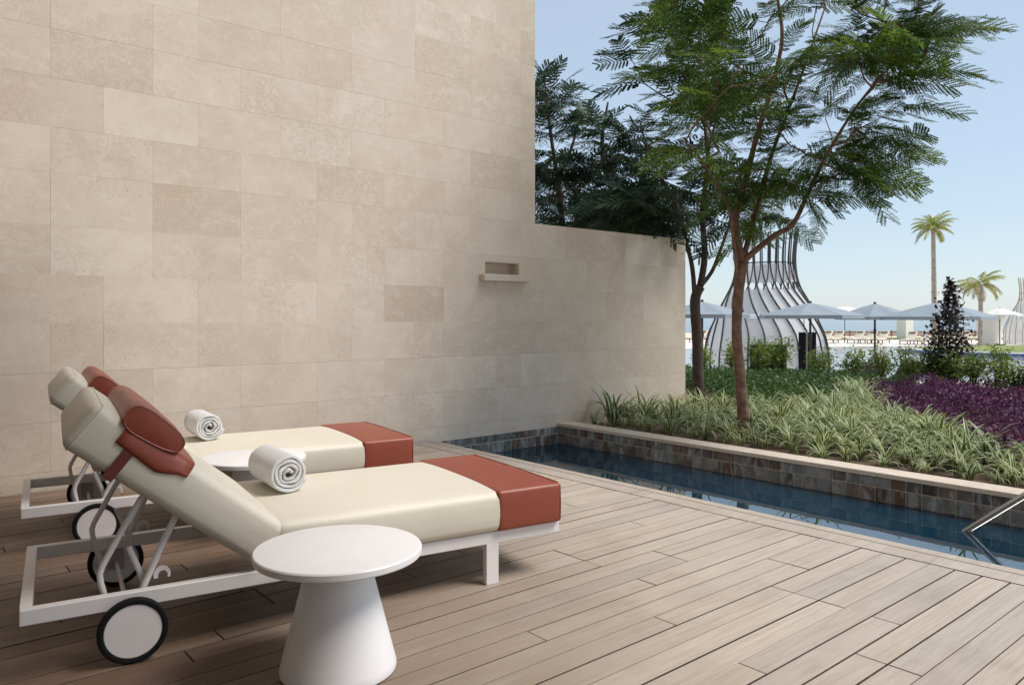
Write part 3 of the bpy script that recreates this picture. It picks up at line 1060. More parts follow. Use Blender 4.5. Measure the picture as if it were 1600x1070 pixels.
def frame_from(d, roll=0.0):
    d = d / np.linalg.norm(d)
    up = np.array([0, 0, 1.0])
    s = np.cross(up, d); ns = np.linalg.norm(s)
    s = np.array([0, 1.0, 0]) if ns < 1e-4 else s / ns
    u_ = np.cross(d, s)
    c_, s_ = math.cos(roll), math.sin(roll)
    return np.stack([d, s * c_ + u_ * s_, u_ * c_ - s * s_], 1)


def grow_tree(mains, radii, tips, r_tip=.0042):
    """joins every tip to the nearest suitable node; returns node positions, parents, radii"""
    pos, par, rad0 = [], [], []
    for path, rr, root in mains:
        prev = root
        for k, (p, r_) in enumerate(zip(path, rr)):
            pos.append(np.array(p, float)); par.append(prev if prev is not None else -1); rad0.append(r_); prev = len(pos) - 1
    n_main = len(pos)
    trunk_skip = 4
    order = sorted(range(len(tips)), key=lambda i: min(np.linalg.norm(tips[i] - q) for q in pos[trunk_skip:n_main]))
    tip_nodes = []
    for i in order:
        t = tips[i]
        P = np.array(pos[trunk_skip:])
        dv = t - P
        dist = np.linalg.norm(dv, axis=1)
        cost = dist * (1 + .9 * np.clip(.35 - dv[:, 2] / (dist + 1e-6), 0, 2))
        j = int(np.argmin(cost)) + trunk_skip
        a = pos[j]; L_ = np.linalg.norm(t - a)
        n = max(2, int(L_ / .22))
        prev = j
        bow = rng.normal(0, .05, 3) * L_; bow[2] -= .07 * L_
        for k in range(1, n + 1):
            q = k / n
            p = a + (t - a) * q + bow * math.sin(math.pi * q) + (rng.normal(0, .012, 3) if k < n else 0)
            pos.append(p); par.append(prev); rad0.append(0); prev = len(pos) - 1
        tip_nodes.append(prev)
    cnt = np.zeros(len(pos))
    for tnode in tip_nodes:
        k = tnode
        while k >= 0: cnt[k] += 1; k = par[k]
    rad = [max(r_, r_tip * max(1, c_) ** .52) if r_ == 0 else r_ for r_, c_ in zip(rad0, cnt)]
    return pos, par, rad, n_main, tip_nodes


def branch_mesh(name, pos, par, rad, start, n=6):
    V, F = [], []
    for k in range(start, len(pos)):
        j = par[k]
        if j < 0: continue
        a, b = pos[j], pos[k]
        d = b - a
        L_ = np.linalg.norm(d)
        if L_ < 1e-5: continue
        Fm = frame_from(d)
        ra, rb_ = min(rad[j], rad[k] * 1.25), rad[k]
        base = len(V)
        for q in range(n):
            an = 2 * math.pi * q / n
            o = Fm[:, 1] * math.cos(an) + Fm[:, 2] * math.sin(an)
            V.append(a - d / L_ * ra * .3 + o * ra); V.append(b + d / L_ * rb_ * .2 + o * rb_)
        for q in range(n):
            q2 = (q + 1) % n
            F.append((base + 2 * q, base + 2 * q2, base + 2 * q2 + 1, base + 2 * q + 1))
    me = mesh_np(name, V, F)
    for p in me.polygons: p.use_smooth = True
    return me


def ell_tips(spec):
    out = []
    for (u, v, d, ru, rv, rd, n) in spec:
        k = 0
        while k < n:
            a = rng.uniform(-1, 1, 3)
            if np.dot(a, a) > 1: continue
            out.append(np.array(vp(u + a[0] * ru, v + a[1] * rv, d + a[2] * rd))); k += 1
    return out


T_FR = [frond_template(10, 9, True, s) for s in (1, 2, 3)]
T_LO = [frond_template(9, 8, False, s) for s in (4, 5, 6)]
FR_ME = []
for i, (V, F) in enumerate(T_FR):
    FR_ME.append(mesh_np('frond', V, F))
    FR_ME[-1].materials.append(M['fern'])


def fronds_at(pos, par, tip_nodes, per, rl, centre, spread=.9):
    """positions and frames for the leaves that stand round every twig end"""
    out = []
    for tn in tip_nodes:
        p = pos[tn]; d0 = p - pos[par[tn]]; d0 /= np.linalg.norm(d0)
        outw = p - centre; outw[2] *= .2; outw /= (np.linalg.norm(outw) + 1e-6)
        n = int(rng.integers(per[0], per[1] + 1))
        a0 = rng.uniform(0, 6.28)
        for k in range(n):
            an = a0 + 6.28 * k / n + rng.uniform(-.35, .35)
            d = np.array([math.cos(an), math.sin(an), rng.uniform(-.25, .35)]) * spread + d0 * .35 + outw * .55
            back = rng.uniform(0, .8)
            base = p * (1 - back * .35) + pos[par[tn]] * back * .35
            out.append((base, frame_from(d, rng.normal(0, .45)), rng.uniform(*rl)))
    return out


# ---- front tree (feathery leaves, red-brown bark)
def path(pts, d0=8.0):
    return [vp(*(q if len(q) == 3 else (q[0], q[1], d0))) for q in pts]


def tube_path(pts, rad, sub=5):
    """Catmull-Rom smoothing of a trunk path with slight knots"""
    P = [Vector(p) for p in pts]; out, ro = [], []
    for i in range(len(P) - 1):
        p0, p1, p2, p3 = P[max(i - 1, 0)], P[i], P[i + 1], P[min(i + 2, len(P) - 1)]
        for j in range(sub):
            t = j / sub
            q = .5 * ((2 * p1) + (p2 - p0) * t + (2 * p0 - 5 * p1 + 4 * p2 - p3) * t * t + (3 * p1 - p0 - 3 * p2 + p3) * t ** 3)
            out.append(q); ro.append((rad[i] * (1 - t) + rad[i + 1] * t) * (1 + .06 * noise.noise(q * 9)))
    out.append(P[-1]); ro.append(rad[-1])
    return out, ro


def make_tree(name, label, group, trunk, trunk_r, limbs, tips, bark, leafmat, per, rl, singles, crown_c):
    base = trunk[0]
    t = empty(name, base)
    meta(t, label, 'tree', group)
    mains = [([np.array(p) for p in trunk], trunk_r, None)]
    nt_ = len(trunk)
    tp, tr = tube_path(trunk, trunk_r)
    mb = MB().tube(tp, tr, 12)
    o = mb.build('trunk', bark, smooth=True); child(o, t)
    for lp, lr, root in limbs:
        mains.append(([np.array(p) for p in lp], lr, root))
        a, b = tube_path([trunk[root]] + lp, [lr[0] * 1.05] + lr)
        child(MB().tube(a, b, 9).build('limb', bark, smooth=True), t)
    pos, par, rad, nm, tn = grow_tree(mains, None, tips)
    br = link('twigs', branch_mesh('twigs', pos, par, rad, nm), bark); br['kind'] = 'stuff'; child(br, t)
    fr = fronds_at(pos, par, tn, per, rl, np.array(crown_c))
    if singles:
        cp = np.array(cam.location)
        fr.sort(key=lambda f: np.linalg.norm(f[0] - cp))
        for k, (p, Fm, s) in enumerate(fr[:singles]):
            o = bpy.data.objects.new('frond', FR_ME[k % 3]); COL.objects.link(o)
            m4 = Matrix.Identity(4)
            for a in range(3):
                for b in range(3): m4[a][b] = Fm[a, b] * s
                m4[a][3] = p[a] - base[a]
            o.parent = t; o.matrix_basis = m4
        fr = fr[singles:]
    if fr:
        Vs, Fs, n0 = [], [], 0
        for k, (p, Fm, s) in enumerate(fr):
            V, F = (T_FR if singles else T_LO)[k % 3]
            Vs.append(V @ (Fm.T * s).astype(np.float32) + np.array(p, dtype=np.float32)); Fs.append(F + n0); n0 += len(V)
        me = mesh_np('crown', np.concatenate(Vs), np.concatenate(Fs))
        o = link('crown', me, leafmat); o['kind'] = 'stuff'; child(o, t)
    return t


tr1 = path([(1166, 690), (1161, 640), (1156, 580), (1151, 520), (1154, 455), (1160, 410)])
l1 = path([(1152, 372), (1150, 338), (1165, 282), (1182, 215), (1205, 140), (1222, 60), (1214, -20), (1225, -110)])
l2 = path([(1176, 350, 8.1), (1190, 298, 8.25), (1207, 238, 8.4), (1235, 165, 8.6), (1262, 90, 8.8), (1290, 10, 9.0)])
l3 = path([(1181, 391, 7.95), (1212, 367, 7.85), (1240, 349, 7.75), (1268, 290, 7.6), (1300, 228, 7.5), (1345, 158, 7.4), (1395, 100, 7.3)])
l4 = path([(1140, 330, 7.8), (1120, 290, 7.6), (1095, 250, 7.4), (1070, 222, 7.3)])
tips1 = ell_tips([(1225, 100, 8.0, 180, 115, 1.3, 32), (1390, 70, 7.6, 80, 60, .9, 15), (1310, 235, 7.9, 75, 55, 1.0, 15), (1240, -90, 8.2, 210, 100, 1.4, 24),
                  (1105, 110, 7.9, 50, 110, 1.1, 8), (1205, 275, 8.0, 60, 40, 1.0, 9), (1090, 235, 7.4, 35, 20, .3, 3), (1440, -60, 7.8, 70, 60, .8, 7)])
tips1 += [np.array(vp(*q)) for q in ((1430, 30, 7.4), (1405, 165, 7.5), (1335, 280, 7.8), (1275, 315, 7.7), (1215, 335, 7.9), (1405, 120, 7.6))]
make_tree('feathery_tree', 'feathery-leaved tree with red-brown trunk in the planter behind the pool', 'feathery garden trees', tr1, [.074, .061, .055, .051, .054, .058],
          [(l1, [.039, .036, .032, .028, .023, .019, .014, .009], 5), (l2, [.030, .027, .022, .018, .014, .009], 5), (l3, [.033, .029, .025, .021, .016, .012, .009], 5), (l4, [.018, .014, .011, .008], 4)],
          tips1, M['bark_red'], M['fern'], (3, 5), (.48, .74), 295, tuple(vp(1220, 150, 8.0)))

# ---- darker tree at the wall's end
tr2 = path([(1092, 640), (1091, 590), (1089, 525), (1086, 470), (1094, 448)], 11.2)
a1 = path([(1101, 400), (1098, 330), (1106, 250), (1100, 170), (1108, 90)], 11.2)
a2 = path([(1082, 420, 11.1), (1074, 385, 11.0), (1060, 330, 10.8), (1030, 270, 10.6), (1000, 200, 10.6)])
a3 = path([(1112, 425, 11.3), (1124, 395, 11.5), (1140, 350, 11.7), (1160, 290, 12.0)])
tips2 = ell_tips([(1090, 200, 11.2, 75, 125, 1.3, 26), (1010, 320, 11.2, 80, 45, 1.2, 26), (1125, 320, 11.4, 55, 55, 1.0, 13), (1060, 60, 11.0, 70, 50, .9, 6)])
tips2 += [np.array(vp(*q)) for q in ((1010, 55, 10.8), (985, 90, 10.8), (1005, 130, 10.8))]
make_tree('dark_tree', 'dark slender-trunked tree growing just beyond the end of the wall', 'feathery garden trees', tr2, [.090, .082, .076, .074, .072],
          [(a1, [.048, .040, .032, .022, .014], 4), (a2, [.034, .028, .022, .016, .010], 3), (a3, [.030, .025, .018, .012], 4)],
          tips2, M['bark_dark'], M['fern_dark'], (5, 7), (.46, .68), 0, tuple(vp(1080, 250, 11.2)))
# ---- two trees behind the wall
tr3 = path([(975, 560), (972, 470), (968, 410), (965, 360)], 13.5)
b1 = path([(955, 300), (940, 230), (950, 160)], 13.5)
b2 = path([(990, 310), (1010, 250), (1000, 190)], 13.8)
tips3 = ell_tips([(950, 240, 13.5, 55, 70, 1.2, 30), (985, 320, 13.5, 80, 45, 1.3, 34), (930, 350, 13.3, 60, 25, 1.0, 12)])
make_tree('dark_tree', 'dense dark tree rising from behind the low stone wall', 'feathery garden trees', tr3, [.09, .08, .07, .06],
          [(b1, [.04, .03, .018], 3), (b2, [.034, .025, .015], 3)], tips3, M['bark_dark'], M['fern_dark'], (5, 6), (.46, .68), 0, tuple(vp(965, 280, 13.5)))
tr4 = path([(884, 560), (880, 440), (878, 345), (872, 280)], 14.5)
c1 = path([(862, 220), (855, 160), (850, 120)], 14.5)
c2 = path([(890, 240), (905, 190)], 14.7)
tips4 = ell_tips([(858, 190, 14.5, 40, 65, 1.2, 24), (880, 290, 14.5, 50, 50, 1.2, 22), (840, 280, 14.8, 30, 60, 1.2, 10)])
make_tree('dark_tree', 'dark tree partly hidden by the upright edge of the tall wall', 'feathery garden trees', tr4, [.085, .075, .062, .05],
          [(c1, [.036, .026, .015], 3), (c2, [.03, .018], 3)], tips4, M['bark_dark'], M['fern_dark'], (4, 6), (.46, .68), 0, tuple(vp(865, 240, 14.5)))


# ---- variegated strap-leaved plants
def strap_plant(seed, n=24, L_=(.26, .46)):
    g = np.random.default_rng(seed)
    V, F, UV = [], [], []
    for k in range(n):
        az = g.uniform(0, 2 * math.pi); ln = g.uniform(*L_); up0 = g.uniform(.9, 1.45) if k > n * .35 else g.uniform(1.2, 1.55)
        droop = g.uniform(.7, 2.3); wd = g.uniform(.012, .020)
        p = np.array([g.normal(0, .018), g.normal(0, .018), -.03])
        sd_ = np.array([-math.sin(az), math.cos(az), 0])
        S = 6
        base = len(V)
        for i in range(S + 1):
            t = i / S
            el = up0 - droop * t * t
            if i:
                p = p + np.array([math.cos(az) * math.cos(el), math.sin(az) * math.cos(el), math.sin(el)]) * ln / S
            wv = wd * (math.sin(math.pi * min(1, .22 + .78 * t)) ** .7 if i < S else .04)
            nrm = np.array([-math.cos(az) * math.sin(el), -math.sin(az) * math.sin(el), math.cos(el)])
            for s, u in ((-1, 0), (0, .5), (1, 1)):
                V.append(p + sd_ * s * wv + nrm * (.35 * wv if s else 0)); UV.append((u, t))
        for i in range(S):
            a = base + 3 * i
            F += [(a, a + 1, a + 4, a + 3), (a + 1, a + 2, a + 5, a + 4)]
    me = mesh_np('strap_plant', V, F, UV)
    for q in me.polygons: q.use_smooth = True
    me.materials.append(M['spider'])
    return me


PL = [strap_plant(s) for s in range(7)]


def inside(p, poly):
    x, y = p; c = False
    for (x1, y1), (x2, y2) in zip(poly, poly[1:] + poly[:1]):
        if (y1 > y) != (y2 > y) and x < (x2 - x1) * (y - y1) / (y2 - y1) + x1: c = not c
    return c


SP = [(6.36, 6.22), (8.45, 6.22), (8.3, 5.75), (8.75, 5.05), (10.0, 5.05), (11.6, 5.7), (11.8, 5.5), (9.5, 4.25), (8.55, 3.30), (7.25, 2.2), (6.9, .3), (6.36, .3)]
PU = [(11.8, 5.5), (13.3, 4.3), (13.0, 2.2), (11.0, .3), (6.95, .3), (7.3, 2.2), (8.6, 3.30), (9.55, 4.25)]
GR = [(8.5, 6.1), (8.35, 5.75), (8.8, 5.1), (10.0, 5.1), (11.6, 5.7), (12.9, 5.0), (13.2, 7.5), (12.4, 9.4), (9.9, 7.9), (9.2, 6.25)]
pts = []
rp = random.Random(4)
tries = 0
while len(pts) < 285 and tries < 40000:
    tries += 1
    p = (rp.uniform(6.36, 11.8), rp.uniform(.3, 6.25))
    if not inside(p, SP) or p[0] < 6.46: continue
    md_ = .205 if p[0] < 7.6 else .18
    if any((p[0] - q[0]) ** 2 + (p[1] - q[1]) ** 2 < md_ ** 2 for q in pts): continue
    pts.append(p)
for i, p in enumerate(pts):
    o = bpy.data.objects.new('variegated_plant', PL[i % 7]); COL.objects.link(o)
    o.location = (p[0], p[1], -.02 + .06 * min(1, max(0, (p[0] - 7) / 3)))
    o.rotation_euler = (0, 0, rp.uniform(0, 6.28)); s = rp.uniform(.68, 1.18) * (.62 if p[0] < 6.62 else .85 if p[0] < 6.9 else 1); o.scale = (s, s, s * rp.uniform(.9, 1.1))
    dt = math.hypot(p[0] - 7.04, p[1] - 4.52)
    if p[0] < 6.86: z_ = ('in the front row along the pool coping', 'strap plants along the coping')
    elif dt < .5: z_ = ('at the foot of the red-brown trunk', 'strap plants round the trunk')
    elif p[1] > 5.6 and p[0] < 8.6: z_ = ('at the foot of the low stone wall', 'strap plants by the wall')
    elif p[0] > 8.6 and p[1] > 4.4: z_ = ('in the far strip between green cover and purple leaves', 'strap plants in the far strip')
    elif any(math.hypot(p[0] - a, p[1] - b) < .55 for a, b in ((7.25, 2.2), (7.7, 2.55), (8.1, 2.9), (8.55, 3.3), (9.0, 3.75))): z_ = ('edging the purple leaves', 'strap plants edging the purple bed')
    else: z_ = ('in the middle of the drift behind the coping', 'strap plants mid drift')
    meta(o, 'cream-edged strap-leaved plant ' + z_[0], 'plant', z_[1])
# two taller tufts against the wall
for k, (x, y, s, lab) in enumerate(((6.75, 6.12, 1.35, 'tallest green strap-leaved plant, standing against the foot of the low wall'), (7.10, 5.95, 1.15, 'tall strap-leaved plant next to the one against the wall foot'))):
    o = bpy.data.objects.new('strap_plant', PL[k]); COL.objects.link(o)
    o.location = (x, y, -.02); o.scale = (s, s, s * 1.15)
    meta(o, lab, 'plant')


def leaf_cloud(name, centers, size, mat, flat=.5, parent=None, kind='stuff', elong=2.2, updir=0.0):
    """rhombic leaves at the given points"""
    n = len(centers)
    C = np.asarray(centers, dtype=np.float32)
    az = rng.uniform(0, 6.283, n); el = rng.normal(.15 + updir, flat, n)
    d = np.stack([np.cos(az) * np.cos(el), np.sin(az) * np.cos(el), np.sin(el)], 1)
    rnd = rng.normal(0, 1, (n, 3)); s = np.cross(d, rnd); s /= np.linalg.norm(s, axis=1)[:, None]
    s[:, 2] *= .5
    L_ = (size * rng.uniform(.65, 1.25, n))[:, None]
    wv = L_ / elong / 2
    V = np.stack([C, C + d * L_ * .45 + s * wv, C + d * L_ - np.array([0, 0, 1]) * L_ * .12, C + d * L_ * .45 - s * wv], 1).reshape(-1, 3)
    F = np.arange(4 * n, dtype=np.int32).reshape(n, 4)
    o = link(name, mesh_np(name, V, F), mat)
    if kind: o['kind'] = kind
    if parent: child(o, parent)
    return o


def drift(poly, n, hmin, hmax, base_fn, clump=.16):
    """points on the many little shoots of a low ground cover"""
    xs = [p[0] for p in poly]; ys = [p[1] for p in poly]
    out = []
    while len(out) < n:
        x, y = random.uniform(min(xs), max(xs)), random.uniform(min(ys), max(ys))
        if not inside((x, y), poly): continue
        h_ = hmin + (hmax - hmin) * (.5 + .5 * noise.noise((x / clump / 2, y / clump / 2, 1.7)))
        z0 = base_fn(x, y)
        for k in range(9):
            q = random.random() ** .6
            out.append((x + random.gauss(0, .035), y + random.gauss(0, .035), z0 + h_ * q))
    return out


def soilz(x, y): return -.05 + .06 * min(1, max(0, (x - 7) / 3))


o = leaf_cloud('purple_ground_cover', drift(PU, 46000, .10, .42, soilz, .3), .055, M['purple'], .55, kind=None, updir=.3)
meta(o, 'dark purple leafy ground cover at the right of the garden bed', 'ground cover', kind='stuff')
o = leaf_cloud('green_ground_cover', drift(GR, 26000, .16, .40, soilz), .06, M['green_cover'], .5, kind=None, updir=.2)
meta(o, 'glossy green ground cover behind the two tree trunks', 'ground cover', kind='stuff')

# ---- shrubs along the back of the bed
SHR = [(13.35, 9.6, .55, .7), (13.1, 8.75, .6, .85), (12.9, 8.0, .62, .9), (12.75, 7.45, .45, .95), (13.2, 6.95, .5, .75), (13.4, 6.45, .55, .72), (13.6, 6.0, .42, .85), (13.5, 5.55, .5, .80),
       (13.45, 5.15, .52, .85), (13.3, 4.75, .5, .78), (12.9, 4.35, .55, .80), (12.75, 3.95, .5, .86), (12.2, 3.55, .5, .80), (11.9, 3.12, .55, .92), (11.4, 2.75, .5, .82)]
SLAB = ['leftmost light green shrub, seen past the dark tree trunk', 'light green shrub just left of the red-brown trunk', 'bushy green shrub in front of the wide black panel', 'upright shrub right of the wide black panel', 'green shrub in front of the tall black panels',
        'small shrub right of the tall black panels', 'thin-stemmed shrub below the dark parasol pole', 'light green shrub in front of the charcoal loungers', 'shrub left of the burgundy cone-shaped bush', 'shrub at the foot of the burgundy cone-shaped bush',
        'light green shrub right of the burgundy bush', 'second shrub right of the burgundy bush, behind the purple leaves', 'shrub behind the purple leaves near the right edge', 'tall light green shrub at the right edge', 'outermost shrub at the right edge']
for i, (x, y, wd, ht) in enumerate(SHR):
    t = empty('garden_shrub', (x, y, soilz(x, y))); meta(t, SLAB[i], 'shrub', 'light green shrubs along the back of the bed')
    g = random.Random(100 + i)
    C = []
    mb = MB()
    for k in range(7):
        az = g.uniform(0, 6.28); rr = g.uniform(.15, 1) * wd * .45; hh = ht * .86 * g.uniform(.55, 1.05)
        p1 = (x + rr * math.cos(az), y + rr * math.sin(az), soilz(x, y) + hh)
        mid = (x + rr * .4 * math.cos(az), y + rr * .4 * math.sin(az), soilz(x, y) + hh * .55)
        mb.tube([(x + g.gauss(0, .02), y + g.gauss(0, .02), soilz(x, y) - .03), mid, p1], [.012, .009, .004], 5)
        for q in range(95):
            tq = g.uniform(.38, 1.05)
            c_ = [mid[a] + (p1[a] - mid[a]) * (tq - .4) / .6 for a in range(3)]
            sp = .09 * (1.2 - .4 * tq)
            C.append((c_[0] + g.gauss(0, sp), c_[1] + g.gauss(0, sp), c_[2] + g.gauss(0, .06)))
    child(mb.build('stems', M['bark_dark'], smooth=True), t)
    leaf_cloud('foliage', C, .080, M['shrub'], .5, parent=t)
# burgundy cone
cx, cy_ = 13.55, 4.90
t = empty('burgundy_bush', (cx, cy_, 0)); meta(t, 'dark burgundy cone-shaped bush rising above the shrubs', 'bush')
C = []
for k in range(2300):
    q = 1 - math.sqrt(random.random()) * .985 if k % 3 else random.random()
    zz = .25 + 1.62 * q
    rr = (.40 * (1 - q) ** .85 + .02) * random.uniform(.25, 1.12) * (1 + .25 * noise.noise((q * 9, k % 7, 2)))
    az = random.uniform(0, 6.28)
    C.append((cx + rr * math.cos(az) + .06 * math.sin(zz * 5), cy_ + rr * math.sin(az), zz))
for k in range(110):
    az = random.uniform(0, 6.28); zz = random.uniform(.7, 1.75); rr = .45 * (1 - (zz - .25) / 1.7) + random.uniform(.05, .16)
    C.append((cx + rr * math.cos(az), cy_ + rr * math.sin(az), zz))
leaf_cloud('foliage', C, .075, M['burgundy'], .7, parent=t, elong=1.5)
child(MB().tube([(cx, cy_, -.05), (cx + .02, cy_, .8), (cx, cy_ + .01, 1.7)], [.025, .016, .005], 6).build('stem', M['bark_dark']), t)


# ================================================================== LAGOON SIDE
def make_pavilion(loc, label, rz, open_panels=(), rib_mat='rib'):
    """vase-shaped cabana of bent ribs with canvas panels"""
    t = empty('vase_pavilion', loc, rz); meta(t, label, 'pavilion', 'vase-shaped cabanas')
    prof = [(0, 1.98), (.35, 2.02), (.71, 2.03), (1.33, 1.93), (1.57, 1.86), (1.94, 1.68), (2.49, 1.45), (2.90, 1.21), (3.28, 1.03), (3.87, .955), (4.39, .975), (5.09, 1.06)]
    zs = np.array([p[0] for p in prof]); rs_ = np.array([p[1] for p in prof])
    zf = np.linspace(0, 5.1, 103); rf = np.interp(zf, zs, rs_)
    for _ in range(1): rf = np.convolve(np.pad(rf, 5, mode='edge'), np.ones(11) / 11, 'valid')
    def rad(z): return float(np.interp(z, zf, rf))
    def tw(z):
        q = min(1, max(0, (z - 1.3) / 2.6))
        return .62 * q * q * (3 - 2 * q)
    NR = 24
    def pt(k, z, dr=0.0): 
        a = 2 * math.pi * k / NR - tw(z); r = rad(z) + dr
        return (r * math.cos(a), r * math.sin(a), z)
    zz = [5.1 * i / 40 for i in range(41)]
    for k in range(NR):
        o = MB().tube([pt(k, z, .02) for z in zz], [.028 if z < 3 else .028 - .012 * (z - 3) / 2.1 for z in zz], 6).build('rib', M[rib_mat], t); soft(o, 60)
    # thin crossed laths of the collar
    lm = MB()
    for k in range(NR):
        lm.tube([((rad(z)) * math.cos(2 * math.pi * k / NR + tw(z) * .6), rad(z) * math.sin(2 * math.pi * k / NR + tw(z) * .6), z) for z in [3.1 + .2 * i for i in range(10)]], .018, 5)
    for z in (3.9,):
        lm.tube([pt(k, z, -.02) for k in range(NR + 1)], .022, 5, cap=False)
    o = lm.build('lattice_collar', M[rib_mat], t)
    for z in (.95, 2.12):
        MB().tube([pt(k, z, .03) for k in range(NR + 1)], .014, 5, cap=False).build('hoop', M['canvas'], t)
    for k in range(NR):
        for (za, zb) in ((.02, 2.05), (2.18, 3.1), (3.3, 3.85)):
            if za < 1 and k in open_panels: continue
            bm = bmesh.new(); n = 8; rows_ = []
            for i in range(n + 1):
                z = za + (zb - za) * i / n
                rows_.append([bm.verts.new(pt(k + f, z, -.012 - .02 * math.sin(math.pi * f))) for f in (0.04, .35, .65, .96)])
            if za > 2 and za < 3:                       # scalloped top edge
                for q in (1, 2): rows_[-1][q].co.z -= .12
            for a, b in zip(rows_, rows_[1:]):
                for j in range(3): bm.faces.new((a[j], a[j + 1], b[j + 1], b[j]))
            me = bpy.data.meshes.new('canvas_panel'); bm.to_mesh(me); bm.free()
            link('canvas_panel', me, M['canvas'], t, smooth=True)
    return t


p = vp(1195.5, 500, 26.0)
va = math.atan2(-p.y, -p.x)
make_pavilion((p.x, p.y, G), 'grey-ribbed white vase-shaped cabana behind the red-brown trunk', va, open_panels=(3, 4))
p = vp(1617, 500, 58.0)
make_pavilion((p.x, p.y, G), 'sunlit vase-shaped cabana cut by the right edge of the view', math.atan2(-p.y, -p.x) + .4, open_panels=(20, 21), rib_mat='lath')


def make_parasol(u, vtop, d, w_px, label, mat, rim_drop=.40, group='large square parasols', rot=.3):
    p = vp(u, vtop, d)
    half = w_px / 2 / F_PX * d
    t = empty('parasol', (p.x, p.y, G)); meta(t, label, 'parasol', group)
    h_ = p.z - G
    n = 8
    bm = bmesh.new()
    def ring(r, z, sag):
        out = []
        for k in range(n * 2):
            a = 2 * math.pi * k / (n * 2) + rot
            rr = r * (1 if k % 2 == 0 else .93)
            out.append(bm.verts.new((rr * math.cos(a), rr * math.sin(a), z - (0 if k % 2 == 0 else -sag))))
        return out
    c = bm.verts.new((0, 0, h_))
    R1, R2, R3 = ring(half * .35, h_ - rim_drop * .30, -.01), ring(half * .7, h_ - rim_drop * .66, -.025), ring(half, h_ - rim_drop, .0)
    R4 = ring(half * 1.0, h_ - rim_drop - .10, .0)
    for k in range(n * 2):
        k2 = (k + 1) % (n * 2)
        bm.faces.new((c, R1[k], R1[k2]))
        for a, b in ((R1, R2), (R2, R3), (R3, R4)): bm.faces.new((a[k], b[k], b[k2], a[k2]))
    bmesh.ops.recalc_face_normals(bm, faces=bm.faces[:])
    me = bpy.data.meshes.new('canopy'); bm.to_mesh(me); bm.free()
    cn = link('canopy', me, mat, t)
    md = cn.modifiers.new('t', 'SOLIDIFY'); md.thickness = .006
    MB().tube([(0, 0, h_ - .02), (0, 0, h_ + .05)], [.05, .035], 10).build('finial', M['dark_metal'], t)
    MB().tube([(0, 0, 0), (0, 0, h_ - .03)], .033, 10).build('pole', M['dark_metal'], t)
    MB().lathe([(0, .06), (.36, .06), (.38, .05), (.38, 0), (0, 0)], 24).build('base', M['dark_metal'], t)
    MB().tube([(0, 0, h_ - 1.0), (0, 0, h_ - .85)], .05, 10).build('runner', M['dark_metal'], t)
    for k in range(n):
        a = 2 * math.pi * 2 * k / (n * 2) + rot
        MB().tube([(.05 * math.cos(a), .05 * math.sin(a), h_ - .06), (half * .98 * math.cos(a), half * .98 * math.sin(a), h_ - rim_drop - .02)], .012, 5).build('rib', M['dark_metal'], t)
    return t


make_parasol(1097, 471, 21.0, 148, 'pale grey parasol seen left of the red-brown trunk', M['parasol'], .36)
make_parasol(1266, 473, 22.0, 156, 'pale grey parasol with black pole in front of the striped cabana', M['parasol'], .36)
make_parasol(1367, 474, 25.0, 118, 'pale grey parasol with black pole right of the cabana', M['parasol'], .44)
make_parasol(1467, 472, 23.0, 160, 'pale grey parasol behind the burgundy bush', M['parasol'], .44)
make_parasol(1562, 481, 56.0, 62, 'sunlit cream parasol in front of the cabana at the right edge', M['parasol_white'], .5, 'cream beach parasols')
make_parasol(1320, 478, 70.0, 60, 'cream parasol peeking out above the gap between two grey parasols', M['parasol_white'], .5, 'cream beach parasols')
make_parasol(1422, 484, 74.0, 48, 'flat cream parasol above the white cube by the sea', M['parasol_white'], .4, 'cream beach parasols')


def make_sunbed(x, y, rz, label, cush, wood, group, z=G, tilt=42):
    t = empty('sunbed', (x, y, z), rz); meta(t, label, 'sunbed', group)
    MB().box(-1.0, 1.0, -.31, .31, .235, .28).build('frame', wood, t)
    for sx in (-.85, .85):
        for sy in (-.28, .28):
            MB().box(sx - .03, sx + .03, sy - .03, sy + .03, 0, .22).build('leg', wood, t)
    bm = rbox(1.28, .66, .10, .03, (8, 6, 2)); bmesh.ops.translate(bm, vec=(.36, 0, .282), verts=bm.verts[:])
    me = bpy.data.meshes.new('seat_cushion'); bm.to_mesh(me); bm.free(); link('seat_cushion', me, cush, t, smooth=True)
    Mb = Matrix.Translation((-.27, 0, .30)) @ Matrix.Rotation(R(tilt), 4, 'Y') @ Matrix.Translation((-.40, 0, 0))
    bm = rbox(.82, .66, .10, .03, (8, 6, 2)); bmesh.ops.transform(bm, matrix=Mb, verts=bm.verts[:])
    me = bpy.data.meshes.new('back_cushion'); bm.to_mesh(me); bm.free(); link('back_cushion', me, cush, t, smooth=True)
    pb_ = MB(); pb_.box(-.41, .36, -.31, .31, -.05, -.012); bmesh.ops.transform(pb_.bm, matrix=Mb, verts=pb_.bm.verts[:]); pb_.build('back_board', wood, t)
    bm = rbox(.16, .50, .07, .03, (3, 6, 2)); bmesh.ops.transform(bm, matrix=Mb @ Matrix.Translation((-.24, 0, .085)), verts=bm.verts[:])
    me = bpy.data.meshes.new('pillow'); bm.to_mesh(me); bm.free(); link('pillow', me, M['lounger_brown'] if cush is M['lounger_cream'] else cush, t, smooth=True)
    return t


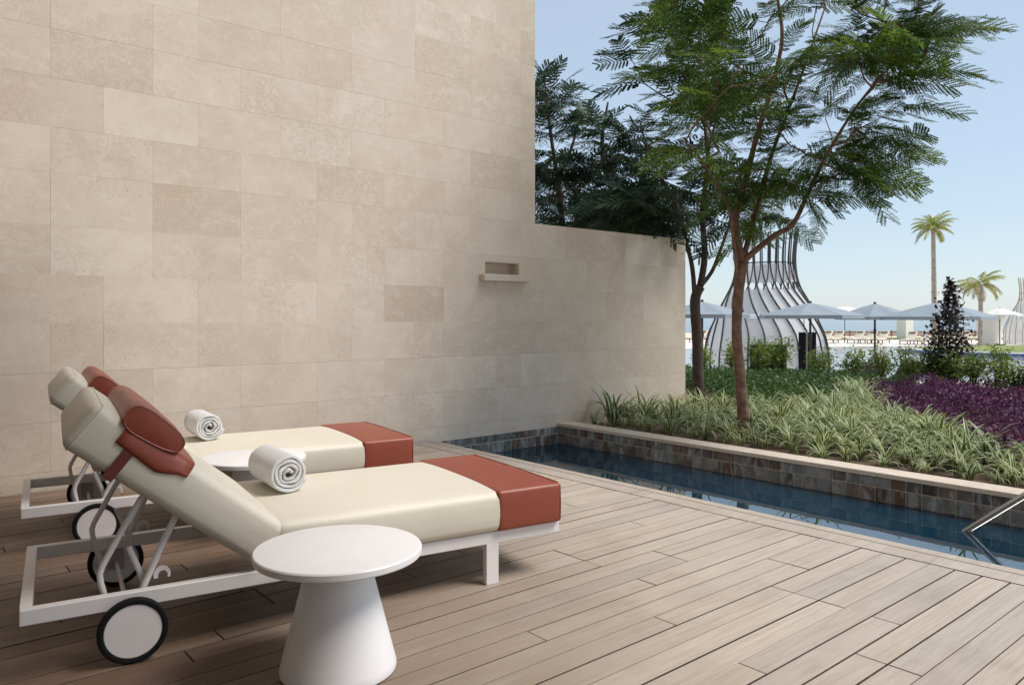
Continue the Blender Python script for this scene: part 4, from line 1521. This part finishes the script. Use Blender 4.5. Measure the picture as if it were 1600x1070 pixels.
yaw_r = math.atan2(-CY, SY)                              # direction of "to the right" seen from the terrace
far = [(1288, 61), (1306, 61.5), (1338, 61), (1358, 60.5), (1376, 60.2), (1420, 58.5), (1442, 58.0), (1505, 60), (1170, 63), (1120, 63), (1092, 63)]
flab = ['cream sunbed just right of the striped cabana', 'second cream sunbed right of the striped cabana', 'cream sunbed left of the black parasol pole', 'cream sunbed right behind the black parasol pole', 'second cream sunbed right of the black parasol pole',
        'cream sunbed in front of the white cube', 'cream sunbed left of the tall palm trunk', 'cream sunbed right of the burgundy bush', 'cream sunbed seen through the cabana', 'cream sunbed between the cabana and the dark trunk', 'cream sunbed left of the dark trunk, by the wall']
for (u, d), lb in zip(far, flab):
    q = vp(u, 500, d)
    make_sunbed(q.x, q.y, yaw_r + R(180 + 38), lb, M['lounger_cream'], M['lounger_brown'], 'cream sunbeds along the beach', tilt=48)
grey = [(1333, 19.5, 'charcoal sunbed with raised back below the black parasol pole'), (1395, 19.5, 'charcoal sunbed with raised back right of the black parasol pole'), (1297, 18.5, 'charcoal sunbed just right of the tall black panels'), (1246, 18.5, 'charcoal sunbed between the black panels'), (1066, 16.5, 'charcoal sunbed at the end of the wall'), (1440, 18.5, 'low charcoal sunbed left of the burgundy bush')]
for k, (u, d, lb) in enumerate(grey):
    q = vp(u, 500, d)
    make_sunbed(q.x, q.y, yaw_r + R(90 + (8, 12, 4, 0, 60, 10)[k]), lb, M['lounger_grey'], M['lounger_grey'], 'charcoal sunbeds by the lagoon', tilt=(52, 50, 38, 36, 50, 34)[k])
# black panels of the cabana's screens
for (u0, u1, v0, d, lb) in ((1172, 1229, 538.5, 23.4, 'wide black panel standing before the striped cabana'), (1248, 1259, 519, 23.2, 'narrow black panel left of the white upright'), (1262.5, 1275, 519, 23.2, 'narrow black panel right of the white upright')):
    a, b = vp(u0, v0, d), vp(u1, v0, d)
    wd = (b - a).length
    t = empty('black_screen', ((a.x + b.x) / 2, (a.y + b.y) / 2, G), yaw_r); meta(t, lb, 'screen', 'black panels by the cabana')
    h_ = a.z - G
    MB().box(-wd / 2, wd / 2, -.02, .02, .25, h_, bev=.004).build('panel', M['black_panel'], t)
    for s in (-1, 1): MB().box(s * wd * .35 - .03, s * wd * .35 + .03, -.015, .015, 0, .25).build('foot', M['dark_metal'], t)
a = vp(1260.2, 519, 23.35)
o = MB().box(-.05, .05, -.05, .05, 0, a.z - G, bev=.01).build('white_post', M['render_white']); o.location = (a.x, a.y, G); o.rotation_euler = (0, 0, yaw_r)
meta(o, 'white square post between the two narrow black panels', 'post')
# lagoon ladder
q = vp(1299, 560, 27.0)
t = empty('pool_ladder', (q.x, q.y, G), yaw_r); meta(t, 'small steel pool ladder by the lagoon right of the cabana', 'ladder')
for s in (-.09, .09):
    MB().tube([(s, 0, -.1), (s, 0, .55), (s, .08, .72), (s, .22, .74), (s, .34, .62), (s, .36, -.1)], .018, 6).build('rail', M['chrome'], t)
# white flared kiosk, white cube, fence
q = vp(1546, 500, 57.5)
t = empty('flared_kiosk', (q.x, q.y, G)); meta(t, 'tall white flared round kiosk behind the short palm', 'kiosk')
o = MB().lathe([(0, 0), (.74, 0), (.76, .3), (.80, 1.0), (.86, 1.5), (.95, 1.85), (1.06, 2.08), (1.06, 2.14), (.9, 2.16), (0, 2.16)], 40).build('body', M['render_white'], t); soft(o, 40)
MB().lathe([(.86, -.0), (.86, .08), (.755, .09)], 40).build('plinth', M['paving'], t)
q = vp(1414, 500, 72)
t = empty('white_cube', (q.x, q.y, G), yaw_r + R(24)); meta(t, 'white masonry cube near the waterline', 'hut')
MB().box(-.50, .50, -.5, .5, 0, 2.1, bev=.01).build('body', M['render_white'], t)
MB().box(-.54, .54, -.54, .54, 2.1, 2.2).build('roof', M['render_white'], t)
q0, q1 = place(80, 29), place(80, 51)
t = empty('beach_fence', (q0[0], q0[1], G)); meta(t, 'low brown slatted fence at the top of the beach', 'fence')
ang = math.atan2(q1[1] - q0[1], q1[0] - q0[0])
t.rotation_euler = (0, 0, ang)
pm_ = MB().box(-.05, .05, -.05, .05, 0, .66).mesh('post'); slm = MB().box(0, 2.16, -.02, .02, 0, .13).mesh('slat')
for k in range(11):
    o = link('post', pm_, M['lounger_brown'], t); o.location = (k * 2.2, 0, 0)
    if k < 10:
        for z in (.08, .26, .44):
            o = link('slat', slm, M['lounger_brown'], t); o.location = (k * 2.2 + .02, -.055, z)


def make_palm(u, d, vtop, label, rad, nf, fl, dry, lean=0.0):
    q = vp(u, 500, d); top = vp(u + lean, vtop, d)
    t = empty('palm_tree', (q.x, q.y, G)); meta(t, label, 'palm tree', 'palms by the lagoon')
    tp = [(0, 0, -.1), (.0, .0, .3), ((top.x - q.x) * .5 + .05, (top.y - q.y) * .5, (top.z - G) * .5), (top.x - q.x, top.y - q.y, top.z - G)]
    a, b = tube_path(tp, [rad * 1.35, rad * 1.15, rad, rad * .8], 8)
    b = [r_ * (1 + .05 * (i % 2)) for i, r_ in enumerate(b)]
    MB().tube(a, b, 12).build('trunk', M['palm_bark'], t, smooth=True)
    for (mat, n, e0, e1, nm, dr) in ((M['palm'], nf, -.25, 1.35, 'crown', 1.0), (M['palm_dry'], dry, -.15, .25, 'dry_fronds', 1.35)):
        if not n: continue
        V, F = [], []
        for k in range(n):
            az = 2.4 * k + rng.uniform(-.3, .3); el = rng.uniform(e0, e1); L_ = fl * rng.uniform(.85, 1.1)
            p_ = np.array([0., 0, 0]); prev = p_.copy()
            S = 22
            for i in range(S):
                tt = (i + 1) / S
                e = el - dr * 1.25 * tt ** 1.4
                dv = np.array([math.cos(az) * math.cos(e), math.sin(az) * math.cos(e), math.sin(e)])
                p_ = prev + dv * L_ / S
                sd_ = np.array([-math.sin(az), math.cos(az), 0.])
                n0 = len(V); V.extend([prev - sd_ * .012, p_ - sd_ * .010, p_ + sd_ * .010, prev + sd_ * .012]); F.append((n0, n0 + 1, n0 + 2, n0 + 3))
                if i > 1:
                    for s in (-1, 1):
                        ll = .46 * fl / 2 * math.sin(math.pi * (.12 + .80 * tt)) * rng.uniform(.8, 1.1)
                        dd = sd_ * s * .75 + dv * .6 + np.array([0, 0, -.35 - rng.uniform(0, .3)])
                        dd /= np.linalg.norm(dd)
                        wv = dv * .034
                        n0 = len(V); V.extend([p_ - wv, p_ + wv, p_ + dd * ll * .6 + wv * .8 - np.array([0, 0, .04]), p_ + dd * ll - np.array([0, 0, .16 * ll])]); F.append((n0, n0 + 1, n0 + 2, n0 + 3))
                prev = p_
        V = np.array(V) + np.array([top.x - q.x, top.y - q.y, top.z - G])
        o = link(nm, mesh_np(nm, V, F), mat, t); o['kind'] = 'stuff'
    return t


make_palm(1460, 57.5, 356, 'tall slim palm standing highest above the parasols', .17, 26, 1.8, 2, lean=-2)
make_palm(1532, 55.0, 444, 'short palm with drooping dry fronds right of the burgundy bush', .15, 20, 1.9, 7)
